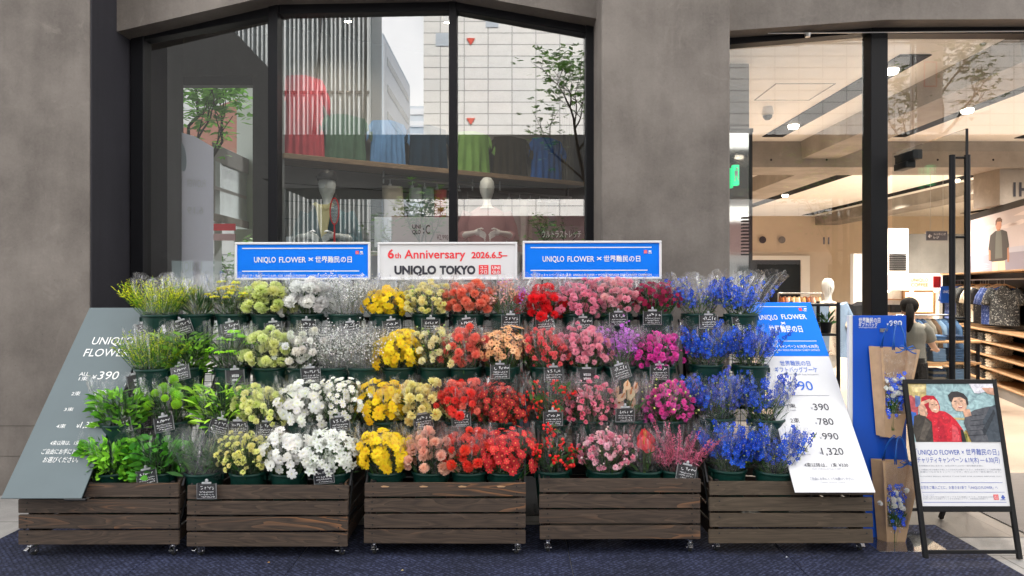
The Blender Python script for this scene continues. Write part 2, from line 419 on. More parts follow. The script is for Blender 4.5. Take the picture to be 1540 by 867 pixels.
M['asphalt'] = simple('asphalt', (.05, .05, .052), .9, noise=.3, scale=40, bump=.3)
M['line'] = simple('road paint', (.75, .75, .72), .7)
M['shopfloor'] = brickmat('beige shop floor', (.36, .295, .235), (.39, .32, .26), (.26, .21, .165), 1.8, .9, rough=.35, msize=.004, noise=.12, bump=.02)
M['threshold'] = brickmat('brown stone threshold', (.125, .108, .092), (.14, .12, .102), (.07, .06, .05), 2.2, 1.1, rough=.6, msize=.005, noise=.35)
def weave():
    m, nt, b = nodes('navy woven mat')
    g = nn(nt, 'NewGeometry')
    mp = nn(nt, 'Mapping'); mp.inputs['Rotation'].default_value = (0, 0, R(45)); mp.inputs['Scale'].default_value = (42, 42, 42); lk(nt, g, 'Position', mp, 'Vector')
    ch = nn(nt, 'TexVoronoi', Scale=1.0, Randomness=.35); lk(nt, mp, 'Vector', ch, 'Vector')
    n = nn(nt, 'TexNoise', Scale=130.0, Detail=3.0); lk(nt, g, 'Position', n, 'Vector')
    n2 = nn(nt, 'TexNoise', Scale=2.0, Detail=5.0); lk(nt, g, 'Position', n2, 'Vector')
    r = nn(nt, 'ValToRGB'); e = r.color_ramp.elements
    e[0].position = .12; e[0].color = (.056, .066, .122, 1); e[1].position = .62; e[1].color = (.009, .011, .026, 1)
    lk(nt, ch, 'Distance', r, 'Fac')
    r2 = nn(nt, 'ValToRGB'); r2.color_ramp.elements[0].position = .3; r2.color_ramp.elements[0].color = (.55, .55, .55, 1); r2.color_ramp.elements[1].position = .7; r2.color_ramp.elements[1].color = (1.4, 1.4, 1.4, 1)
    lk(nt, n, 'Fac', r2, 'Fac')
    mu = nn(nt, 'Mix', _data_type='RGBA', _blend_type='MULTIPLY'); mu.inputs[0].default_value = 1; lk(nt, r, 'Color', mu, 6); lk(nt, r2, 'Color', mu, 7)
    r3 = nn(nt, 'ValToRGB'); r3.color_ramp.elements[0].position = .3; r3.color_ramp.elements[0].color = (.7, .7, .7, 1); r3.color_ramp.elements[1].position = .7; r3.color_ramp.elements[1].color = (1.25, 1.25, 1.3, 1)
    lk(nt, n2, 'Fac', r3, 'Fac')
    m2 = nn(nt, 'Mix', _data_type='RGBA', _blend_type='MULTIPLY'); m2.inputs[0].default_value = 1; lk(nt, mu, 2, m2, 6); lk(nt, r3, 'Color', m2, 7)
    lk(nt, m2, 2, b, 'Base Color'); b.inputs['Roughness'].default_value = .85; b.inputs['Specular IOR Level'].default_value = .25
    bp = nn(nt, 'Bump', Strength=.8, Distance=.008); bp.invert = True; lk(nt, ch, 'Distance', bp, 'Height'); lk(nt, bp, 'Normal', b, 'Normal')
    return m
M['mat'] = weave()
M['ribmat'] = brickmat('ribbed grey mat', (.14, .125, .115), (.16, .145, .135), (.05, .045, .045), 3.0, .022, msize=.006, noise=.15)

def struct(o): o['kind'] = 'structure'; return o
def sheet(name, x0, x1, y0, y1, z, m):
    b = MB(); b.add([(x0,y0,z),(x1,y0,z),(x1,y1,z),(x0,y1,z)], [(0,1,2,3)]); return struct(b.build(name, m))
sheet('ground', -260, 260, -260, 260, -.15, M['asphalt'])
struct(MB().box((-60, -4, -.3), (60, 6.05, 0)).build('pavement', M['paving'], bevel=.01))
struct(MB().box((-60, -60, -.3), (60, -8.5, -.004)).build('far_pavement', M['paving'], bevel=.01))
struct(MB().box((-60, 6.05, -.3), (-3.3, 60, -.002)).build('side_pavement', M['paving']))
sheet('road_marking', -60, 60, -6.3, -6.15, -.14, M['line'])
struct(MB().box((-3.29, 6.05, -.3), (18, 24, .002)).build('shop_floor', M['shopfloor']))
sheet('threshold', 1.72, 9, 4.5, 6.05, .004, M['threshold'])
struct(MB().box((-3.32, 4.92, -.1), (1.68, 5.93, .006)).build('gap_shade_strip', simple('dark gap shade', (.025, .024, .024), .8, noise=.3, scale=6)))  # added dark strip, its colour stands in for deep shade behind the carts
# mats
seams = [-3.34, -2.2, -1.29, .35, 1.68, 2.92]
ml = ['navy woven mat under the end crate with the slate price board', 'navy woven mat between the end crate and the white flower crate',
      'navy woven mat beneath the white and yellow flower crates', 'navy woven mat beneath the crate of red and pink flowers',
      'navy woven mat beside the entrance, under the blue flower crate']
for i in range(5):
    o = MB().box((seams[i] + .002, 2.6 + .004 * (i % 2), 0.0045), (seams[i+1] - .002, 4.71 - .006 * (i % 2), .0125)).build('floor_mat', M['mat'], bevel=.003)
    tag(o, ml[i], 'mat', 'navy entrance mats')
tag(MB().box((3.42, 2.5, .005), (9, 6.0, .013)).build('floor_mat', M['ribmat'], bevel=.003), 'grey ribbed mat in front of the open glass door', 'mat')

# ------------------------------------------------------------------ the shop building
shop = empty('store_building', (0, 6, 0), label='raw concrete shop front with a wide black framed window and a glazed entrance', cat='shop building')
def SP(mb, name, m, **k):
    o = mb.build(name, m, shop, loc=(0, -6, 0), **k); return o
def sub(mb, name, m, par, **k):
    o = mb.build(name, m, par, **k); return o
D1, DH, D2 = 5.4, 5.75, 6.0
XL, XA, XB, XR = -3.34, .71, 1.725, 14
b = MB(); b.box((-7, D1, -.01), (XL, 6.2, 4.9))
# form joints: shallow grooves read as lines
o = SP(b, 'concrete_column', M['concrete'], bevel=.006)
b = MB()
for z in (.31, .55):
    b.box((-7, D1 - .0015, z), (XL - .004, D1 + .01, z + .004))
sub(b, 'form_joint', simple('joint shadow gap', (.07, .06, .05), .9), o)
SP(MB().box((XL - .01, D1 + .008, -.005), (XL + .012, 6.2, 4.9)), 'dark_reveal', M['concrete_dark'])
SP(MB().box((XA, D1, -.01), (XB, 6.25, 4.9)), 'concrete_column', M['concrete'], bevel=.012)
prof = [(XL + .012, 3.80), (-2.02, 4.105), (-.5, 4.13), (XA, 3.91)]
b = MB()
for (xa, za), (xb, zb) in zip(prof[:-1], prof[1:]):
    b.prism([(xa, za), (xb, zb), (xb, 4.9), (xa, 4.9)], DH, 6.12)
SP(b, 'concrete_beam', M['concrete'])
b = MB(); pr2 = [(XB, 3.80), (3.15, 3.90), (14, 3.95)]
for (xa, za), (xb, zb) in zip(pr2[:-1], pr2[1:]):
    b.prism([(xa, za), (xb, zb), (xb, 4.9), (xa, 4.9)], DH, 6.12)
o = SP(b, 'concrete_beam', M['concrete'])
b = MB(); b.tube([(2.2, DH + .12, 3.83), (14, DH + .12, 3.93)], .006, 6)
sub(b, 'cable', M['steel'], o)
b = MB(); b.lathe([(.0, -.03), (.022, -.03), (.03, 0)], 12, at=(2.55, DH + .14, 3.835)); sub(b, 'downlight', M['steel'], o)
SP(MB().box((-7, D1 + .3, 4.9), (16, 8.2, 24)).box((-2.2, 8.2, 4.3), (16, 25, 24)), 'upper_wall', M['concrete'])

# --- the big window
def zt(x):   # top edge of the window
    pts = [(XL, 3.86), (-2.02, 4.11), (-.5, 4.14), (XA, 3.93)]
    for (xa, za), (xb, zb) in zip(pts[:-1], pts[1:]):
        if x <= xb: return za + (zb - za) * (x - xa) / (xb - xa)
    return pts[-1][1]
win = empty('window', (0, 0, 0)); win.parent = shop
b = MB()
def post(x0, x1, y0=5.93, y1=6.06, zb=.0):
    b.prism([(x0, zb), (x1, zb), (x1, zt(x1)), (x0, zt(x0))], y0, y1)
def FP(x): return (x - 770) * 6 / F
post(FP(203), FP(222)); post(FP(407), FP(421)); post(FP(676), FP(688)); post(FP(880), FP(893))
cor = [(FP(222), 0), (FP(414), 0), (FP(682), 0), (FP(880), 0)]
for xa, xb in ((FP(222), -2.02), (-2.02, -.5), (-.5, FP(880))):
    b.prism([(xa, zt(xa) - .085), (xb, zt(xb) - .085), (xb, zt(xb)), (xa, zt(xa))], 5.94, 6.055)
for xa, xb in ((FP(222), FP(407)), (FP(421), FP(676)), (FP(688), FP(880))):
    b.box((xa, 5.94, 0), (xb, 6.055, .22))
o = b.build('window_frame', M['frame'], win, loc=(0, -6, 0), bevel=.004)
for xa, xb in ((FP(222), FP(407)), (FP(421), FP(676)), (FP(688), FP(880))):
    xs = [xa] + [x for x in (-2.02, -.5) if xa < x < xb] + [xb]
    b = MB(); b.add([(xa, 6.0, .22), (xb, 6.0, .22)] + [(x, 6.0, zt(x) - .085) for x in xs[::-1]], [tuple(range(2 + len(xs)))])
    b.build('window_pane', M['glass'], win, loc=(0, -6, 0))

# --- window bay behind the glass
b = MB()
b.box((-4.2, 6.9, 0), (-3.54, 7.2, 4.2)); b.box((-2.62, 6.9, 0), (-1.9, 7.2, 4.2)); b.box((-3.54, 6.9, 3.79), (-2.62, 7.2, 4.2))
b.box((-3.62, 6.2, 0), (-3.32, 6.9, 4.2))
b.box((-1.97, 7.2, 0), (-1.8, 9, 4.2)); b.box((-1.8, 8.85, 0), (1.75, 9, 4.2)); b.box((1.55, 6.25, 0), (1.75, 9, 4.2))
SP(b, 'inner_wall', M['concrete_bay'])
SP(MB().box((-3.62, 6.06, 4.2), (-1.91, 7.2, 4.3)).box((-1.905, 6.06, 4.2), (1.78, 9, 4.3)), 'bay_ceiling', M['grey_panel'])
SP(MB().box((-3.54, 6.95, 3.70), (-2.62, 7.05, 3.788)).box((-3.50, 6.96, .0), (-3.46, 7.03, 3.7)), 'side_window_frame', M['frame'])

# --- entrance frames
ent = empty('entrance', (0, 0, 0)); ent.parent = shop
b = MB()
ze = lambda x: 3.83 + min(1, (x - XB) / 1.3) * .07
b.prism([(XB, 3.74), (3.12, 3.86), (3.12, 3.90), (XB, 3.83)], 5.93, 6.06)
b.box((3.12, 5.925, 3.85), (9.5, 6.07, 3.93))
b.box((FP(1304), 5.93, 0), (FP(1329), 6.09, 3.86))
b.box((6.4, 5.93, 0), (6.5, 6.07, 3.86))
b.build('entrance_frame', M['frame'], ent, loc=(0, -6, 0), bevel=.004)
b = MB(); b.add([(XB, 6.0, .02), (FP(1304), 6.0, .02), (FP(1304), 6.0, 3.86), (XB, 6.0, 3.77)], [(0,1,2,3)])
b.build('side_pane', M['door_glass'], ent, loc=(0, -6, 0))
b = MB(); b.add([(FP(1329), 6.0, 2.84), (6.4, 6.0, 2.84), (6.4, 6.0, 3.85), (FP(1329), 6.0, 3.85)], [(0,1,2,3)])
b.build('over_pane', M['door_glass'], ent, loc=(0, -6, 0))
# --- open glass door leaf, hinged on the mullion and swung out
door = empty('glass_door', (3.33, 0, 0)); door.parent = shop
b = MB(); b.box((-.006, -1.0, .03), (.006, -.03, 2.81)); b.build('door_leaf', M['leaf_glass'], door)
b = MB(); b.box((-.009, -1.004, .03), (.009, -.998, 2.81)); b.build('leaf_edge', M['black'], door)
b = MB()
for s in (-.062, .05):
    b.tube([(s, -.93, .72), (s, -.93, 2.63)], .021, 12)
for z in (.75, 1.42, 2.02, 2.61):
    b.tube([(-.062, -.93, z), (.05, -.93, z)], .009, 8)
b.build('door_handle', M['frame'], door, smooth=.7)
b = MB(); b.box((.02, -.30, 2.72), (.10, -.02, 2.80)); b.box((.01, -.22, 2.66), (.09, -.02, 2.72)); b.bar((.05, -.28, 2.765), (.02, -.02, 2.79), .02)
b.build('door_closer', M['black'], door, bevel=.006)

# --- sales hall: ceilings, beams, ribs
ZC = 4.0
b = MB(); b.box((1.75, 6.12, ZC), (16, 11.07, ZC + .12)); b.box((1.75, 11.86, ZC), (18, 23.2, ZC + .12))
ceil = SP(b, 'ceiling', M['plaster'])
b = MB(); b.box((1.75, 11.07, 3.58), (18, 11.86, ZC + .2))
b.prism([(4.68, ZC), (4.70, ZC - .28), (5.28, ZC - .28), (5.30, ZC)], 6.3, 11.069)
b.prism([(10.2, ZC), (10.22, ZC - .3), (10.98, ZC - .3), (11.0, ZC)], 11.862, 23)
b.prism([(5.2, ZC), (5.22, ZC - .3), (5.98, ZC - .3), (6.0, ZC)], 11.862, 23)
o = SP(b, 'ceiling_beam', M['concrete_in'])
b = MB()
for k in range(18): b.lathe([(0, 0), (.018, 0)], 8, at=(2.4 + k * .9, 11.068, 3.7), ax=Matrix.Rotation(R(90), 3, 'X'))
sub(b, 'tie_hole', M['darkslot'], o)
b = MB(); b.box((1.75, 23.0, 0), (18, 23.2, 4.1)); b.box((1.75, 9.0, 0), (1.95, 23, 4.1)); b.box((17.8, 6.2, 0), (18, 23, 4.1))
SP(b, 'back_wall', M['shopwall'])
b = MB(); b.box((12.2, 15.5, 0), (13.2, 16.5, ZC)); SP(b, 'inner_column', M['concrete_in'])
# light slots and lamps
slots = [(4.08, 6.9, 10.7, (7.35, 9.9)), (6.0, 6.6, 10.7, (7.2, 9.0)), (7.0, 12.2, 21.0, (13.2, 14.0, 17.5)), (9.75, 12.2, 22.6, (13.0, 14.1, 15.0, 18)), (8.1, 6.6, 10.8, (8, 9.6)), (12.4, 12.2, 15.4, (13.4, 14.4)), (14.6, 12.2, 22, (14, 16, 18))]
for x, y0, y1, ls in slots:
    o = SP(MB().box((x - .16, y0, ZC - .014), (x + .16, y1, ZC - .004)), 'light_slot', M['darkslot'])
    for y in ls:
        bb = MB().lathe([(.0, -.045), (.062, -.045), (.075, -.02), (.075, 0)], 16, at=(x, y, ZC - .016))
        sub(bb, 'ceiling_lamp', M['lamp'], o, smooth=.7)
        ld = bpy.data.lights.new('shop lamp', 'SPOT'); ld.energy = 600 if y > 11.5 else 430 if y > 9 else 260; ld.color = (1, .90, .79); ld.shadow_soft_size = .12; ld.spot_size = R(150); ld.spot_blend = .9
        lo = bpy.data.objects.new('shop_lamp', ld); COL.objects.link(lo); lo.location = (x, y, ZC - .10)
        lo.parent = shop; lo.matrix_parent_inverse = Matrix.Translation((0, -6, 0))
# fittings on the plain ceiling
b = MB()
for x0, y0, x1, y1 in ((3.05, 7.9, 3.75, 7.915), (3.05, 8.6, 3.75, 8.615), (3.05, 7.9, 3.065, 8.615), (3.735, 7.9, 3.75, 8.615)):
    b.box((x0, y0, ZC - .004), (x1, y1, ZC + .002))
sub(b, 'access_hatch', M['grey_panel'], ceil)
b = MB().lathe([(0, -.03), (.09, -.028), (.11, -.01), (.12, 0)], 20, at=(2.33, 7.35, ZC - .002)); sub(b, 'ceiling_speaker', M['grey_panel'], ceil, smooth=.7)
for (x, y) in ((3.35, 8.95), (4.95, 6.45)):
    b = MB().lathe([(0, -.17), (.03, -.165), (.055, -.14), (.06, -.11)], 16, at=(x, y, ZC)); o = sub(b, 'security_camera', M['black'], ceil, smooth=True)
    b = MB().lathe([(.062, -.11), (.075, -.10), (.075, -.06), (.06, 0)], 16, at=(x, y, ZC)); sub(b, 'camera_mount', M['white'], o, smooth=.6)
b = MB()
for (x, y) in ((4.55, 6.6), (3.0, 9.6), (5.0, 10.1), (4.4, 14.5), (8.0, 14.5)): b.lathe([(0, -.02), (.02, -.018), (.03, 0)], 8, at=(x, y, ZC - .001))
sub(b, 'sprinkler', M['steel'], ceil)
# mirror clad column inside the entrance
b = MB().box((1.76, 7.2, 0), (2.50, 7.9, ZC)); mc = SP(b, 'clad_column', M['grey_panel'])
b = MB().box((1.80, 7.185, .05), (2.495, 7.197, 3.28)).box((2.503, 7.2, .05), (2.512, 7.9, 3.28)); sub(b, 'mirror', M['mirror'], mc)
b = MB().box((1.8, 7.16, 3.27), (2.53, 7.198, 3.31)).box((2.495, 7.17, 0), (2.525, 7.199, 3.27)); sub(b, 'mirror_trim', M['black'], mc)
b = MB().box((2.285, 7.06, 2.70), (2.35, 7.12, 2.91)); es_ = sub(b, 'exit_sign', M['exit'], mc, bevel=.004)
b = MB().box((2.30, 7.052, 2.80), (2.335, 7.058, 2.85)).ball((2.325, 7.056, 2.87), .013, .003, .013).bar((2.31, 7.055, 2.80), (2.30, 7.055, 2.74), .012, .004).bar((2.325, 7.055, 2.80), (2.34, 7.055, 2.75), .012, .004)
sub(b, 'running_figure', M['ink_white'], es_)
b = MB()
for k in range(12): b.box((2.42, 7.15, 1.98 + .035 * k), (2.495, 7.182, 1.995 + .035 * k))
sub(b, 'vent_grille', M['black'], mc)

# unseen lamps added over the window display to brighten it
for x, y in ((-1.5, 6.13), (-.6, 6.15), (.2, 6.18)):
    o = MB().tube([(x, y, 4.2), (x, y, 4.13)], .012, 8).tube([(x, y, 4.14), (x + .01, y + .05, 4.06)], .035, 12).build('added_bay_lamp', M['black']); o.parent = shop; o.location = (0, -6, 0)
    q = MB().lathe([(.0001, 0), (.03, 0)], 12, at=(x + .012, y + .058, 4.055)).build('added_lamp_lens', M['lamp']); q.parent = o
    ld = bpy.data.lights.new('added bay lamp', 'SPOT'); ld.energy = 24; ld.color = (1, .86, .70); ld.shadow_soft_size = .05; ld.spot_size = R(130); ld.spot_blend = .8
    lo = bpy.data.objects.new('added_bay_spot', ld); COL.objects.link(lo); lo.parent = shop; lo.location = (x + .02, y - 6 + .05, 4.02); lo.rotation_euler = (R(24), 0, 0)
# ------------------------------------------------------------------ clothes and display helpers
def cloth(name, col, noise=.12, pattern=None):
    if pattern is None:
        return simple(name, col, .85, spec=.15, noise=noise, scale=7, bump=.25)
    m, nt, b = nodes(name)
    tc = nn(nt, 'TexCoord'); n = nn(nt, 'TexNoise', Scale=pattern[1], Detail=2.0, Distortion=2.2); lk(nt, tc, 'Object', n, 'Vector')
    r = nn(nt, 'ValToRGB'); r.color_ramp.interpolation = 'CONSTANT'; r.color_ramp.elements[0].color = (*col, 1)
    r.color_ramp.elements[1].position = pattern[2]; r.color_ramp.elements[1].color = (*pattern[0], 1)
    lk(nt, n, 'Fac', r, 'Fac'); lk(nt, r, 'Color', b, 'Base Color'); b.inputs['Roughness'].default_value = .85
    return m
def drape_shirt(mb, w, h, seed, flare=.06, sleeves=True):
    """a T-shirt hung flat: local x across, z down from 0, folds in y"""
    r = random.Random(seed); ph = r.uniform(0, 6); k = r.choice((4, 5, 6))
    def f(u, v):
        x = (u - .5) * w * (1 + flare * 2 * v * v) - .0
        y = -.035 - .03 * math.sin(PI * u) + .016 * v * math.sin(k * 2 * PI * u + ph) + .006 * math.sin(11 * u + 5 * v + ph)
        z = -h * v + .012 * math.sin(5 * PI * u + ph) * v * v - .04 * abs(u - .5) * (1 - v)
        return Vector((x, y, z))
    mb.grid(f, 28, 12)
    mb.grid(lambda u, v: Vector((f(u, v).x, -.004, f(u, v).z)), 6, 4)
    if sleeves:
        for s in (-1, 1):
            mb.grid(lambda u, v: Vector((s * (w * .49 + u * w * .2), -.03 - .02 * math.sin(PI * v) + .008 * math.sin(9 * u + ph), -.02 - u * h * .18 - v * h * .27 - .01 * u)), 6, 6)
def trousers(mb, x, w, top, h, y0, seed, th=.10):
    r = random.Random(seed); ph = r.uniform(0, 6)
    def f(u, v):
        a = 2 * PI * u
        ww = w * (.42 + .10 * v); 
        return Vector((x + ww * math.cos(a) + .008 * math.sin(3 * PI * v + ph), y0 + th * .5 * math.sin(a) * (1 + .15 * math.sin(4 * a + ph)), top - h * v))
    mb.grid(f, 18, 8)
def hook(mb, x, y, z):
    mb.tube([(x, y, z), (x, y, z + .05), (x + .018, y, z + .065), (x + .03, y, z + .05)], .0035, 6)
    mb.box((x - .012, y - .012, z - .03), (x + .012, y + .012, z + .005))

# ------------------------------------------------------------------ window display
disp = empty('display_wall', (-2.08, 6.2, 0), (0, 0, math.atan2(1.76, 2.93)), label='slanted grey display wall behind the wide shop window with a wooden shelf along it', cat='display wall')
Ld = math.hypot(2.93, 1.76)
b = MB(); b.box((-.02, .36, 0), (Ld - .02, .44, 4.15)); b.box((-.02, .02, 0), (.02, .36, 4.15))
panel = b.build('wall_panel', M['grey_panel'], disp)
b = MB()
for k in range(14): b.box((.03, .352, .6 + k * .17), (Ld - .05, .359, .608 + k * .17))
b.build('panel_groove', M['darkslot'], panel)
b = MB(); b.box((.0, -.02, 2.815), (Ld, .355, 2.865)); b.build('display_shelf', M['shelf_wood'], disp, bevel=.004)
b = MB(); b.tube([(1.0, .17, 2.745), (2.05, .17, 2.745)], .012, 8); b.tube([(2.35, .17, 2.70), (3.35, .17, 2.70)], .012, 8)
for x in (1.02, 2.03, 2.37, 3.3): b.tube([(x, .17, 2.69), (x, .17, 2.815)], .009, 6)
b.build('hanging_rail', M['steel'], disp, smooth=.7)
b = MB(); b.box((.05, -.12, .95), (1.05, .34, 1.99)).box((1.1, -.10, .9), (Ld - .1, .34, 1.72)); b.build('display_plinth', M['white'], disp, bevel=.006)
def D(px, dy=0.0):
    """distance along the display wall seen at a photo column"""
    best = min((abs(770 + F * ((-2.08 + math.cos(disp.rotation_euler.z) * s - math.sin(disp.rotation_euler.z) * dy)) / (6.2 + math.sin(disp.rotation_euler.z) * s + math.cos(disp.rotation_euler.z) * dy) - px), s) for s in np.linspace(0, Ld, 400))
    return best[1]
Md = Matrix.Translation((-2.08, 6.2, 0)) @ Matrix.Rotation(disp.rotation_euler.z, 4, 'Z')
tees = [(430, 492, 'b04a56', 'coral red', 0.78), (491, 556, '4c6657', 'sage green', .46), (560, 614, '567fae', 'light blue', .46), (618, 677, '0f2a3e', 'dark navy', .46),
        (692, 742, '6d9450', 'leaf green', .46), (746, 799, '2e2a20', 'dark brown', .46), (804, 850, '1d55a0', 'bright blue', .50), (853, 880, '55534c', 'grey', .9)]
for i, (a, z_, colr, nm, h_) in enumerate(tees):
    s0, s1 = D(a, .15), D(z_, .15); w = (s1 - s0)
    o = MB(); drape_shirt(o, w / 1.12, h_, i + 3, sleeves=True)
    ob = o.build('hanging_tee', cloth('%s jersey' % nm, hx(colr)), None, smooth=True)
    ob.matrix_world = Md @ Matrix.Translation(((s0 + s1) / 2, .30 - .05, 2.88 + h_))
    tag(ob, '%s T-shirt hung above the wooden shelf in the shop window' % nm, 'T-shirt', 'T-shirts above the window shelf')
for lst, z_, nm in (([(1.12, 'a89f92', 'greige'), (1.36, '8f979b', 'pale grey'), (1.5, '737c84', 'steel grey'), (1.64, '8c2626', 'brick red'), (1.78, '2a2a2c', 'black'), (1.9, '222326', 'charcoal')], 2.665, 'first'),
                ([(2.52, '8f8f90', 'mid grey'), (2.66, '9b9a98', 'light grey'), (2.8, '6b6560', 'taupe'), (2.93, '37352f', 'olive black'), (3.06, '24324c', 'navy'), (3.2, '1c1d20', 'ink black')], 2.62, 'second')):
    for j, (s, colr, cn) in enumerate(lst):
        ob = empty('hanging_trousers', (0, 0, 0))
        ob.matrix_world = Md @ Matrix.Translation((s, .17, z_))
        b = MB(); trousers(b, 0, .26 if j == 0 else .16, 0, .95, 0, j, .12)
        b.build('trouser_leg', cloth('%s trouser cloth' % cn, hx(colr)), ob, smooth=True)
        b = MB(); hook(b, -.03, 0, .02); b.build('clip_hanger', M['white'], ob)
        tag(ob, '%s trousers clipped to the %s rail in the shop window' % (cn, nm), 'trousers', 'trousers on the window rails')

def mannequin(loc, rot, scale, label, shirt, collar=None, cap=False, headless=False, jacket=None, arms=True):
    r = empty('mannequin', loc, (0, 0, rot), label=label, cat='mannequin'); r.scale = (scale,) * 3
    b = MB()
    if not headless:
        b.lathe([(0.0001, 1.80), (.045, 1.79), (.075, 1.755), (.083, 1.70), (.078, 1.645), (.06, 1.60), (.047, 1.575), (.045, 1.53), (.06, 1.50), (.10, 1.475)], 20, sx=.92, sy=1.1)
        b.ball((0, -.094, 1.675), .012, .014, .022, 8, 6)
    if arms:
        for s in (-1, 1):
            b.tube([(s*.205, 0, 1.40), (s*.262, .02, 1.16), (s*.215, -.15, 1.20), (s*.12, -.235, 1.215)], [.045, .040, .032, .022], 10)
            # palm and fingers
            b.ball((s*.095, -.25, 1.215), .042, .016, .032, 10, 6)
            for q in range(4):
                b.tube([(s*(.075), -.255, 1.235 - .017*q), (s*(.03), -.268, 1.21 - .018*q), (s*(.012 + .004*q), -.262, 1.185 - .019*q)], [.009, .008, .006], 6)
            b.tube([(s*.095, -.262, 1.24), (s*.06, -.285, 1.252), (s*.04, -.29, 1.245)], [.010, .009, .006], 6)
    b.lathe([(.09, .62), (.125, .72), (.15, .86)], 16, sy=.7)
    b.build('body', M['mannequin'], r, smooth=.9)
    def torso(g, zlo=.80):
        return [(.17 + g, zlo), (.165 + g, .95), (.15 + g, 1.08), (.17 + g, 1.22), (.185 + g, 1.34), (.165 + g, 1.42), (.10 + g, 1.47), (.062 + g * .3, 1.50)]
    b = MB()
    def f(u, v):
        t = torso(.012); k = v * (len(t) - 1); i = min(int(k), len(t) - 2); q = k - i
        rr = t[i][0] * (1 - q) + t[i+1][0] * q; z = t[i][1] * (1 - q) + t[i+1][1] * q
        a = 2 * PI * u; fold = 1 + .03 * math.sin(7 * a + 6 * z) * (1 - v)
        return Vector((rr * 1.12 * math.cos(a) * fold, rr * .68 * math.sin(a) * fold, z))
    b.grid(f, 28, 16)
    for s in (-1, 1):
        b.tube([(s*.175, 0, 1.43), (s*.24, .005, 1.28), (s*.27, .02, 1.155), (s*.225, -.12, 1.195)], [.075, .07, .062, .050], 12)
    b.build('shirt', shirt, r, smooth=.9)
    if collar:
        b = MB(); b.prism([(-.075, 1.50), (.075, 1.50), (.02, 1.20), (0, 1.16), (-.02, 1.20)], -.155, -.135)
        for s in (-1, 1): b.prism([(s*.02, 1.44), (s*.10, 1.50), (s*.07, 1.52), (s*.0, 1.47)], -.165, -.13)
        b.build('inner_shirt', collar, r, bevel=.004)
    if jacket:
        b = MB()
        for s in (-1, 1):
            b.grid(lambda u, v: Vector((s*(.05 + .20*u + .04*v*0), -.15 + .10*u*u + .01*math.sin(9*v+5*u), 1.46 - .68*v - .03*u)), 10, 12)
            b.tube([(s*.17, 0, 1.45), (s*.26, .0, 1.27), (s*.29, .01, 1.05), (s*.28, -.03, .86)], [.085, .08, .07, .06], 12)
        b.grid(lambda u, v: Vector(((u-.5)*.5, .14 - .1*(2*u-1)**2, 1.46 - .68*v)), 10, 10)
        b.build('jacket', jacket, r, smooth=.9)
    if cap:
        b = MB(); b.lathe([(.09, 1.735), (.088, 1.78), (.06, 1.825), (.0001, 1.84)], 18, sy=1.12); b.box((-.06, -.19, 1.735), (.06, -.06, 1.745))
        b.build('cap', M['black'], r, smooth=.8)
    return r
mannequin((-1.70, 6.28, .89), .05, 1.0, 'white mannequin in a dark teal cardigan and cream shirt, wearing a dark cap', cloth('dark teal knit', hx('2f575f')), cloth('cream shirt', hx('e9d9a5')), cap=True)
mannequin((-.255, 6.98, .97), .05, 1.0, 'white mannequin in a dusky pink top behind the glass', cloth('dusky pink knit', hx('8c6668')), None)
# racket held by the first mannequin
r = empty('tennis_racket', P(503, 318, 6.02), label='red framed tennis racket upright before the teal mannequin', cat='racket')
b = MB(); pts = [(.038*math.sin(2*PI*k/28), 0, .115*math.cos(2*PI*k/28)) for k in range(29)]; b.tube(pts, .006, 6); b.tube([(0, 0, -.115), (0, 0, -.30)], [.006, .011], 6)
b.build('racket_frame', M['ink_red'], r)
b = MB()
for k in range(-3, 4): b.tube([(k*.01, 0, -.11*math.sqrt(1-(k/3.9)**2)), (k*.01, 0, .11*math.sqrt(1-(k/3.9)**2))], .0012, 4)
for k in range(-8, 9): b.tube([(-.037*math.sqrt(1-(k/9)**2), 0, k*.0125), (.037*math.sqrt(1-(k/9)**2), 0, k*.0125)], .0012, 4)
b.build('racket_strings', M['ink_white'], r)
# boards standing in the window
def board(name, px0, py0, px1, py1, d, face, label, cat, texts=(), frame=None, inkdef='ink_dark', group=None, yaw=0):
    p0 = P(px0, py1, d); p1 = P(px1, py0, d)
    e = empty(name, ((p0.x + p1.x) / 2, d, p0.z), (0, 0, yaw), label=label, cat=cat, group=group)
    w = p1.x - p0.x; h = p1.z - p0.z
    b = MB(); b.box((-w/2, 0, 0), (w/2, .014, h)); b.build('board', M[face], e, bevel=.002)
    if frame:
        t = frame[1]; b = MB()
        b.box((-w/2 - .002, -.012, h - t), (w/2 + .002, .016, h + .002)); b.box((-w/2 - .002, -.012, -.002), (w/2 + .002, .016, t))
        b.box((-w/2 - .002, -.0115, t), (-w/2 + t, .0155, h - t)); b.box((w/2 - t, -.0115, t), (w/2 + .002, .0155, h - t))
        b.build('frame', M[frame[0]], e, bevel=.002)
    Mx = mx(e); inks = {}
    for t in texts:
        body, pl, pr, yb, yt = t[:5]; ink = t[5] if len(t) > 5 else inkdef; bold = t[6] if len(t) > 6 else 0
        mb = inks.setdefault(ink, MB())
        if body == '#': rect_px(mb, Mx, pl, yt, pr, yb)
        else: text_px(mb, Mx, body, pl, pr, yb, yt, bold=bold)
    for ink, mb in inks.items(): mb.build('lettering', M[ink], e)
    return e
board('window_sign', 563, 327, 676, 372, 6.35, 'paper', 'pale sign with a square logo and a letter C behind the window glass', 'sign',
      [('UNI', 620, 633, 344, 338, 'ink_dark', .03), ('QLO', 620, 633, 352, 346, 'ink_dark', .03), (':', 636, 638, 351, 340, 'ink_dark', .02), ('C', 640, 647, 352, 338, 'ink_dark', .02), ('¥2,990', 657, 674, 361, 353)])
